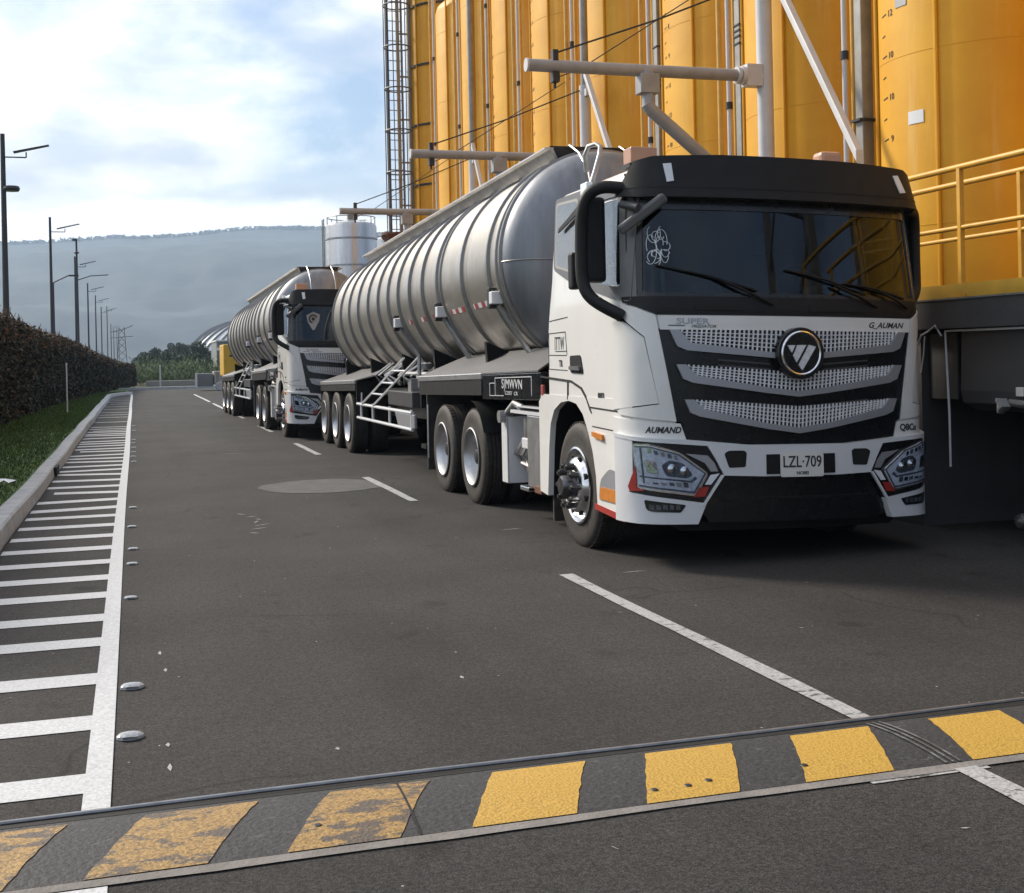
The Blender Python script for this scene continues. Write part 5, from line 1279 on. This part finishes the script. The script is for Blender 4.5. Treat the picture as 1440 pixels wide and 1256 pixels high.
# grass blades
gb = MB(); rj = random.Random(21)
for k in range(60000):
    y = 1 + (rj.random() ** 1.6) * 69; x1 = kerb_x(y) - .23; x0 = hx(max(y, 10)) - .1; x = x0 + (x1 - x0) * rj.random()
    h = rj.uniform(.02, .055) * (1 if y < 30 else 1.4); a = rj.uniform(0, 6.28); wd = .006 * (1 + y / 22); lx, ly = rj.uniform(-.03, .03), rj.uniform(-.03, .03)
    gb.v += [(x - math.cos(a) * wd, y - math.sin(a) * wd, .125), (x + math.cos(a) * wd, y + math.sin(a) * wd, .125), (x + lx, y + ly, .13 + h)]
    n = len(gb.v); gb.f.append((n - 3, n - 2, n - 1)); gb.sm.append(False); gb.mi.append(0)
tag(gb.build('grass', 'grass'), kind='stuff')
hg = thing('hedge', 'tall dark clipped hedge with dry brown top along the left verge', 'hedge', (-3.6, 40, 0))
core = MB(); ys = [10 + k * 1.0 for k in range(87)]; vs = []
rj = random.Random(31)
for y in ys:
    x = hx(y); z = htop(y) - .12; j = rj.uniform(-.05, .05)
    vs += [(x - .10 + j, y, .1), (x - .06 + j, y, z * .6), (x - .10 + j, y, z), (x - 1.0, y, z + .05), (x - 1.05, y, .1)]
core.add(vs, [(5 * k + i, 5 * k + i + 1, 5 * k + i + 6, 5 * k + i + 5) for k in range(len(ys) - 1) for i in range(4)] + [(0, 1, 2, 3, 4)], True)
core.build('hedge_body', 'hedge_core', hg)
def leaves(mb, p, s, rj):
    a = Vector((rj.gauss(0, 1), rj.gauss(0, 1), rj.gauss(0, 1))).normalized(); b = a.cross(Vector((rj.gauss(0, 1), rj.gauss(0, 1), rj.gauss(0, 1)))).normalized()
    p = Vector(p); n = len(mb.v)
    mb.v += [tuple(p - a * s), tuple(p + b * s * .45), tuple(p + a * s), tuple(p - b * s * .45)]; mb.f.append((n, n + 1, n + 2, n + 3)); mb.sm.append(False); mb.mi.append(0)
lf_ = MB(); dr = MB()
for k in range(72000):
    y = 10 + rj.random() ** 1.4 * 84; z = .12 + (htop(y) - .12) * rj.random(); x = hx(y)
    bulge = .07 * math.sin(y * 2.1 + z * 1.3) + .05 * math.sin(y * 5.3 - z * 2)
    leaves(dr if rj.random() < .10 + (.25 if z > htop(y) * .8 else 0) else lf_, (x - .02 + bulge * 1.0 + rj.uniform(-.07, .05), y, z), rj.uniform(.03, .07) * (1 + max(0, y - 18) / 60), rj)
for k in range(16000):
    y = 10 + rj.random() ** 1.3 * 84; zt = htop(y) + .05 * math.sin(y * 3.3) + .04 * math.sin(y * 7.7); t = abs(rj.gauss(0, .16 if y > 45 else .34))
    leaves(dr if rj.random() < .75 else lf_, (hx(y) - rj.uniform(-.05, .9), y, zt - t + .05), rj.uniform(.03, .08) * (1 + max(0, y - 18) / 60), rj)
for k in range(420):
    y = 24 + rj.random() ** 1.5 * 60; x = hx(y) - rj.uniform(0, .6); z = htop(y); h = rj.uniform(.08, .3); l = rj.uniform(-.12, .12)
    dr.tube([(x, y, z - .1), (x + l * .4, y, z + h * .5), (x + l, y + l, z + h)], .006 * (1 + y / 60), 3, cap=False)
lf_.build('leaves', 'leaf_hedge', hg); dr.build('dry_top', 'leaf_dry', hg)
# litter on the verge and a drain block against the kerb
lt_ = MB().add([(-1.78, 16.35, .17), (-1.62, 16.3, .16), (-1.56, 16.4, .19), (-1.5, 16.33, .16), (-1.42, 16.45, .18), (-1.55, 16.5, .2), (-1.66, 16.45, .21)], [(0, 1, 6), (1, 2, 6), (2, 5, 6), (2, 3, 5), (3, 4, 5)])
tag(lt_.build('litter', 'white_panel'), 'crumpled white litter lying on the grass beside the kerb', 'litter')
tag(MB().box((-1.14, 18.9, .0), (-1.09, 19.5, .13)).build('kerb_drain', 'seam', bevel=.01), 'small black drain opening in the kerb face', 'drain')

# ------------------------------------------------------------------ street lamps beyond the hedge
def lamp_pole(x, y, h, label, kind=0, group='lamp posts beyond the hedge'):
    t = thing('street_lamp', label, 'street lamp', (x, y, 0), group)
    if kind == 0:
        MB().tube([(x, y, 0), (x, y, h)], .15 if y < 60 else .12, 12, r2=.09 if y < 60 else .075).build('pole', 'pole_steel', t)
        z = h - .95
        MB().tube([(x, y, z), (x + .9, y, z)], .03, 6).tube([(x + .9, y, z), (x + .9, y, z + .22)], .03, 6).build('bracket', 'pole_steel', t)
        a, b = Vector((x + .42, y, z + .17)), Vector((x + 1.8, y, z + .5)); n = Vector((0, .16, 0)); u = Vector((-.02, 0, .055))
        MB().hexa([a - n, a + n, b + n * .8, b - n * .8, a - n + u, a + n + u, b + n * .8 + u * .8, b - n * .8 + u * .8]).build('lamp_head', 'pole_steel', t)
    elif kind == 1:     # tall mast with small fittings
        MB().tube([(x, y, 0), (x, y, h)], .14, 10, r2=.09).build('pole', 'pole_steel', t)
        MB().box((x - .35, y - .1, h - .2), (x + .1, y + .1, h)).build('camera_box', 'pole_steel', t); MB().lathe([(0, -.2), (.28, 0), (0, .2)], (x, y, h - 1.3), 'z', 10).build('collar', 'pole_steel', t)
        MB().tube([(x, y, h - 3.9), (x + 1.2, y, h - 3.5), (x + 2.8, y, h - 3.4)], .05, 6).build('bracket', 'pole_steel', t)
    else:               # lower lamp with long curved arm
        MB().tube([(x, y, 0), (x, y, h)], .1, 10, r2=.06).build('pole', 'pole_steel', t)
        MB().tube([(x, y, h), (x + .4, y, h + .2), (x + .9, y, h + .45), (x + 1.1, y, h + .48)], .04, 8).build('bracket', 'pole_steel', t)
        MB().box((x + 1.0, y - .15, h + .42), (x + 1.6, y + .15, h + .52)).build('lamp_head', 'pole_steel', t)
    return t
p1 = lamp_pole(-5, 55, 11.2, 'nearest thick lamp post at the left edge of the photo')
MB().lathe([(0, -.12), (.3, -.1), (.34, 0), (.3, .1), (0, .12)], (-4.7, 55, 8.95), 'z', 14).build('collar', 'pole_steel', p1)
lamp_pole(-5, 85, 11.2, 'lamp post second from the left, head standing over the ridge line')
lamp_pole(-5, 86.9, 7.1, 'low lamp with a long rising arm beside the second lamp post', 2)
lamp_pole(-5, 120, 11.6, 'plain dark post close beside the tall mast with fittings', 0)
lamp_pole(-5, 124, 13.6, 'tall mast with box and collar at its tip', 1)
for y, h in ((152, 11.2), (182, 11.4), (213, 11.2), (259, 13.4), (300, 11.2), (340, 11.2), (403, 13.5), (460, 11.2)):
    lamp_pole(-5, y, h, 'distant thin lamp post in the row over the end of the hedge')

# ------------------------------------------------------------------ end of the road
def round_tree(x, y, h, r_, label, seed):
    rj = random.Random(seed); t = thing('round_tree', label, 'tree', (x, y, 0), 'trees beyond the end of the road')
    MB().tube([(x, y, 0), (x + .1, y, h * .5), (x, y, h * .7)], r_ * .09, 8, r2=r_ * .04).build('trunk', 'bark', t)
    c = MB(); blobs = []
    for _ in range(13):
        br = r_ * rj.uniform(.35, .6); blobs.append((x + rj.gauss(0, r_ * .38), y + rj.gauss(0, r_ * .38), min(h - br * 1.05, h - r_ * .9 + rj.gauss(0, r_ * .5)), br))
    for k in range(3400):
        bx_, by_, bz_, br = rj.choice(blobs); d = Vector((rj.gauss(0, 1), rj.gauss(0, 1), rj.gauss(0, 1))).normalized() * br * (.75 + .3 * rj.random())
        leaves(c, (bx_ + d.x, by_ + d.y, max(.3, bz_ + d.z)), r_ * rj.uniform(.05, .11), rj)
    c.build('crown', 'leaf_tree', t); return t
def at(px, py_unused, Y):    # world x on the ray through a column of the picture, at distance Y
    S, C_ = math.sin(yaw), math.cos(yaw); q = (px - 720) / 1750
    return Y * (S + q * C_) / (C_ - q * S)
for i, (px, Y, h, r_, lb) in enumerate(((222, 190, 4.2, 1.75, 'widest round dark tree over the reeds, left of centre'), (200, 175, 3.4, 1.25, 'small ragged tree at the left of the tree group'), (249, 200, 5.0, 1.55, 'small tree between the two big round ones'), (261, 210, 4.9, 1.3, 'upright tree just left of the striped arched roof'),
        (284, 170, 4.6, 2.0, 'broad dark tree in front of the striped arched roof'), (302, 160, 3.7, 1.5, 'low tree next to the yellow lorry'), (237, 150, 3.0, 1.7, 'low bushy tree behind the reeds'), (268, 148, 3.0, 1.8, 'low bush under the striped arched roof'))):
    round_tree(at(px, 0, Y), Y, h, r_, lb, 60 + i)
rd = MB(); rj = random.Random(77)
for k in range(5200):
    Y = rj.uniform(98, 112); px = rj.uniform(178, 345); x = at(px, 0, Y); h = 1.6 + .4 * rj.random() + .2 * math.sin(px * .1); l = rj.uniform(-.3, .3); z = rj.random() * h
    for q in range(2):
        a = rj.uniform(0, 6.28); n = len(rd.v); zz_ = z * rj.random()
        rd.v += [(x, Y, zz_), (x + math.cos(a) * .16, Y + math.sin(a) * .16, zz_ + .35), (x + math.cos(a) * .35, Y + math.sin(a) * .35, zz_ + .45), (x + math.cos(a) * .14, Y, zz_ + .25)]
        rd.f.append((n, n + 1, n + 2, n + 3)); rd.sm.append(False); rd.mi.append(0)
tag(rd.build('reeds', 'leaf_reed'), 'bed of tall green reeds behind the end of the road', 'reeds', kind='stuff')
wl = MB().box((at(205, 0, 93), 93, 0), (at(300, 0, 93), 93.4, .42)); tag(wl.build('low_wall', 'stone_far', bevel=.04), 'low pale wall in front of the green reeds', 'wall')
wp = thing('marker_post', 'thin white post standing on the grass before the hedge', 'post', (-2.0, 40.5, 0), 'slim white posts')
MB().tube([(-2.0, 40.5, 0), (-2.0, 40.5, 1.62)], .022, 8).build('post_shaft', 'white_panel', wp); MB().tube([(-2.0, 40.5, 1.62), (-2.0, 40.5, 1.68)], .028, 8).build('post_cap', 'white_panel', wp)
x_ = at(225, 0, 88)
wp = thing('marker_post', 'thin pale post before the low wall at the end of the road', 'post', (x_, 88, 0), 'slim white posts')
MB().tube([(x_, 88, 0), (x_, 88, 1.5)], .05, 8).build('post_shaft', 'concrete', wp); MB().tube([(x_, 88, 1.5), (x_, 88, 1.56)], .055, 8).build('post_cap', 'white_panel', wp)

# striped arched roof in the distance
X0 = at(268, 0, 312); hall = thing('arched_hall', 'distant hall with a white ribbed arched roof above the trees', 'building', (X0 + 20, 300, 0))
rf = MB(); Rw, Hh_ = 14.0, 9.9; hc = (X0 + Rw - .5, 312, 2.0); n = 12
rf.lathe([(Rw * math.cos(math.pi / 2 * k / n), Hh_ * math.sin(math.pi / 2 * k / n)) for k in range(n + 1)], hc, 'z', 72); rf.build('roof', 'skin_white', hall)
for q in range(64):
    a = q * 2 * math.pi / 64
    if math.sin(a) > .25 or q % 2: continue
    rb_ = MB(); rb_.tube([(hc[0] + math.cos(a + k * .05) * (Rw + .1) * math.cos(math.pi / 2 * k / n), hc[1] + math.sin(a + k * .05) * (Rw + .1) * math.cos(math.pi / 2 * k / n), hc[2] + (Hh_ + .1) * math.sin(math.pi / 2 * k / n)) for k in range(n)], .36, 5); rb_.build('roof_rib', 'building_grey', hall)
MB().lathe([(Rw - .5, 0), (Rw - .5, 2.1)], (hc[0], hc[1], 0), 'z', 48).build('wall', 'building_grey', hall)
gbx = at(305, 0, 140); gbl = thing('grey_building', 'low flat grey building behind the second tanker', 'building', (gbx + 6, 140, 0))
MB().box((gbx, 140, 0), (gbx + 14, 150, 4.0)).build('wall', 'building_grey', gbl); MB().box((gbx - .2, 139.8, 3.0), (gbx + 14, 140, 3.3)).build('fascia', 'skin_white', gbl); MB().box((gbx - .1, 139.7, 4.0), (gbx + 14, 150, 4.15)).build('roof', 'skin_white', gbl)
# yellow lorry and small trailer beyond
yx = at(309, 0, 69); yl = thing('yellow_lorry', 'yellow box lorry mostly hidden behind the second tanker', 'lorry', (yx + 1.2, 66, 0))
MB().box((yx, 66, .9), (yx + 2.4, 69, 2.55)).build('cargo_box', 'truck_yellow', yl, bevel=.05); MB().box((yx + .3, 65.98, 1.9), (yx + 1.0, 65.995, 2.0)).build('vent', 'ink', yl)
MB().box((yx + .1, 66.2, .5), (yx + 2.3, 68.9, .9)).build('chassis', 'chassis_black', yl)
for s in (.15, 2.25):
    for y in (67.6,): MB().lathe([(0, -.14), (.38, -.14), (.44, -.1), (.44, .1), (.38, .14), (0, .14)], (yx + s, y, .44), 'x', 20).build('wheel', 'rubber', yl)
tx = at(277, 0, 74); tt = thing('box_trailer', 'small low grey trailer at the end of the road, left of the second tanker', 'trailer', (tx + 1, 74, 0))
MB().box((tx + .95, 74, .38), (tx + 2.1, 76, 1.12)).build('bed', 'stone_far', tt, bevel=.03); MB().box((tx, 74.2, .25), (tx + .9, 75.6, 1.0)).build('front_frame', 'building_grey', tt, bevel=.03)
rbx = MB()
for k in range(5): rbx.box((tx + 1.0 + k * .25, 73.96, .4), (tx + 1.04 + k * .25, 74.0, 1.1))
rbx.build('rib', 'concrete', tt)
MB().box((tx - .12, 74.1, .2), (tx, 74.2, 1.05)).build('end_post', 'white_panel', tt)
for dx in (1.25, 1.7): MB().lathe([(0, -.08), (.22, -.08), (.25, 0), (.22, .08), (0, .08)], (tx + dx, 73.95, .25), 'y', 16).build('wheel', 'concrete', tt)
# lattice pylon
px_ = at(172, 0, 420); py = thing('pylon', 'faint lattice pylon far beyond the hedge', 'pylon', (px_, 420, 0))
tw = MB()
for dx in (-1.6, 1.6): tw.tube([(px_ + dx, 420, 0), (px_ + dx * .5, 420, 14)], .12, 5)
for k in range(6): tw.tube([(px_ - 1.5 + k * .1, 420, k * 2.3), (px_ + 1.4 - k * .1, 420, k * 2.3 + 2.3)], .08, 4); tw.tube([(px_ + 1.5 - k * .1, 420, k * 2.3), (px_ - 1.4 + k * .1, 420, k * 2.3 + 2.3)], .08, 4)
tw.build('lattice', 'pole_steel', py)
MB().tube([(px_ - 3.5, 420, 12.4), (px_, 420, 13), (px_ + 3.5, 420, 14.5)], .12, 5).tube([(px_ - 3.5, 420, 10.5), (px_ + 3.5, 420, 11)], .1, 5).build('cross_arm', 'pole_steel', py)

# ------------------------------------------------------------------ mountain
mat('forest_far', (.065, .075, .07), .95, noise=.45, nscale=.009, alt=(.012, .018, .02), detail=14)
rid = [(-400, 328), (0, 333), (60, 332), (130, 329), (165, 327), (200, 329), (260, 327), (320, 322), (370, 319), (400, 320), (440, 321), (480, 323), (560, 330), (700, 338), (900, 330), (1200, 345), (1700, 360)]
def ridge_h(px, D):
    for (a, ya), (b, yb) in zip(rid, rid[1:]):
        if px <= b: y = ya + (yb - ya) * (px - a) / (b - a); break
    return (510 - y) / 1750 * D
from mathutils import noise as mn
mo = MB(); NX, NY = 230, 34; vs = []
for j in range(NY + 1):
    f = j / NY; Y = 1500 + 1500 * f
    for i in range(NX + 1):
        px = -420 + 2120 * i / NX; X = at(px, 0, Y); D = X * math.sin(yaw) + Y * math.cos(yaw)
        top = ridge_h(px, at(px, 0, 3000) * math.sin(yaw) + 3000 * math.cos(yaw))
        p = max(0, min(1, (f - .02) / .98)); prof = p ** .85
        nz = mn.fractal(Vector((X * .0022, Y * .0022, 0)), 1.0, 2.0, 6) * 34 * math.sin(math.pi * min(1, p * 1.02)) + mn.fractal(Vector((X * .02, Y * .02, 3)), 1.0, 2.0, 4) * 5
        vs.append((X, Y, -2 + top * prof + nz * (1 if j < NY - 2 else .3)))
mo.add(vs, [(j * (NX + 1) + i, j * (NX + 1) + i + 1, (j + 1) * (NX + 1) + i + 1, (j + 1) * (NX + 1) + i) for j in range(NY) for i in range(NX)], True)
tag(mo.build('mountain', 'forest_far'), kind='structure')
# small crowns along the ridge line
rt = MB(); rj = random.Random(9)
for k in range(700):
    px = rj.uniform(-20, 520) if rj.random() < .8 else rj.gauss(415, 14); Y = 2985; X = at(px, 0, Y)
    D = X * math.sin(yaw) + Y * math.cos(yaw); z = ridge_h(px, D) - 5; s = rj.uniform(2, 5)
    for q in range(5): leaves(rt, (X + rj.gauss(0, s * .5), Y - rj.uniform(0, 30), z + rj.uniform(0, s * 1.4)), s, rj)
tag(rt.build('ridge_woods', 'forest_far'), 'line of far tree crowns on the mountain ridge', 'woods', kind='stuff')

# ------------------------------------------------------------------ haze: one closed box of even air
hz = MB().box((-3500, -700, -3.2), (3900, 3150, 400)).build('haze', 'field'); hz['kind'] = 'stuff'
m = bpy.data.materials.new('air'); m.use_nodes = True; t = m.node_tree; t.nodes.clear()
o = t.nodes.new('ShaderNodeOutputMaterial'); pv = t.nodes.new('ShaderNodeVolumePrincipled'); t.links.new(pv.outputs[0], o.inputs['Volume'])
pv.inputs['Color'].default_value = (.58, .77, 1.0, 1); pv.inputs['Density'].default_value = .00027; pv.inputs['Anisotropy'].default_value = .1
hz.data.materials.clear(); hz.data.materials.append(m)
hz.display_type = 'WIRE'
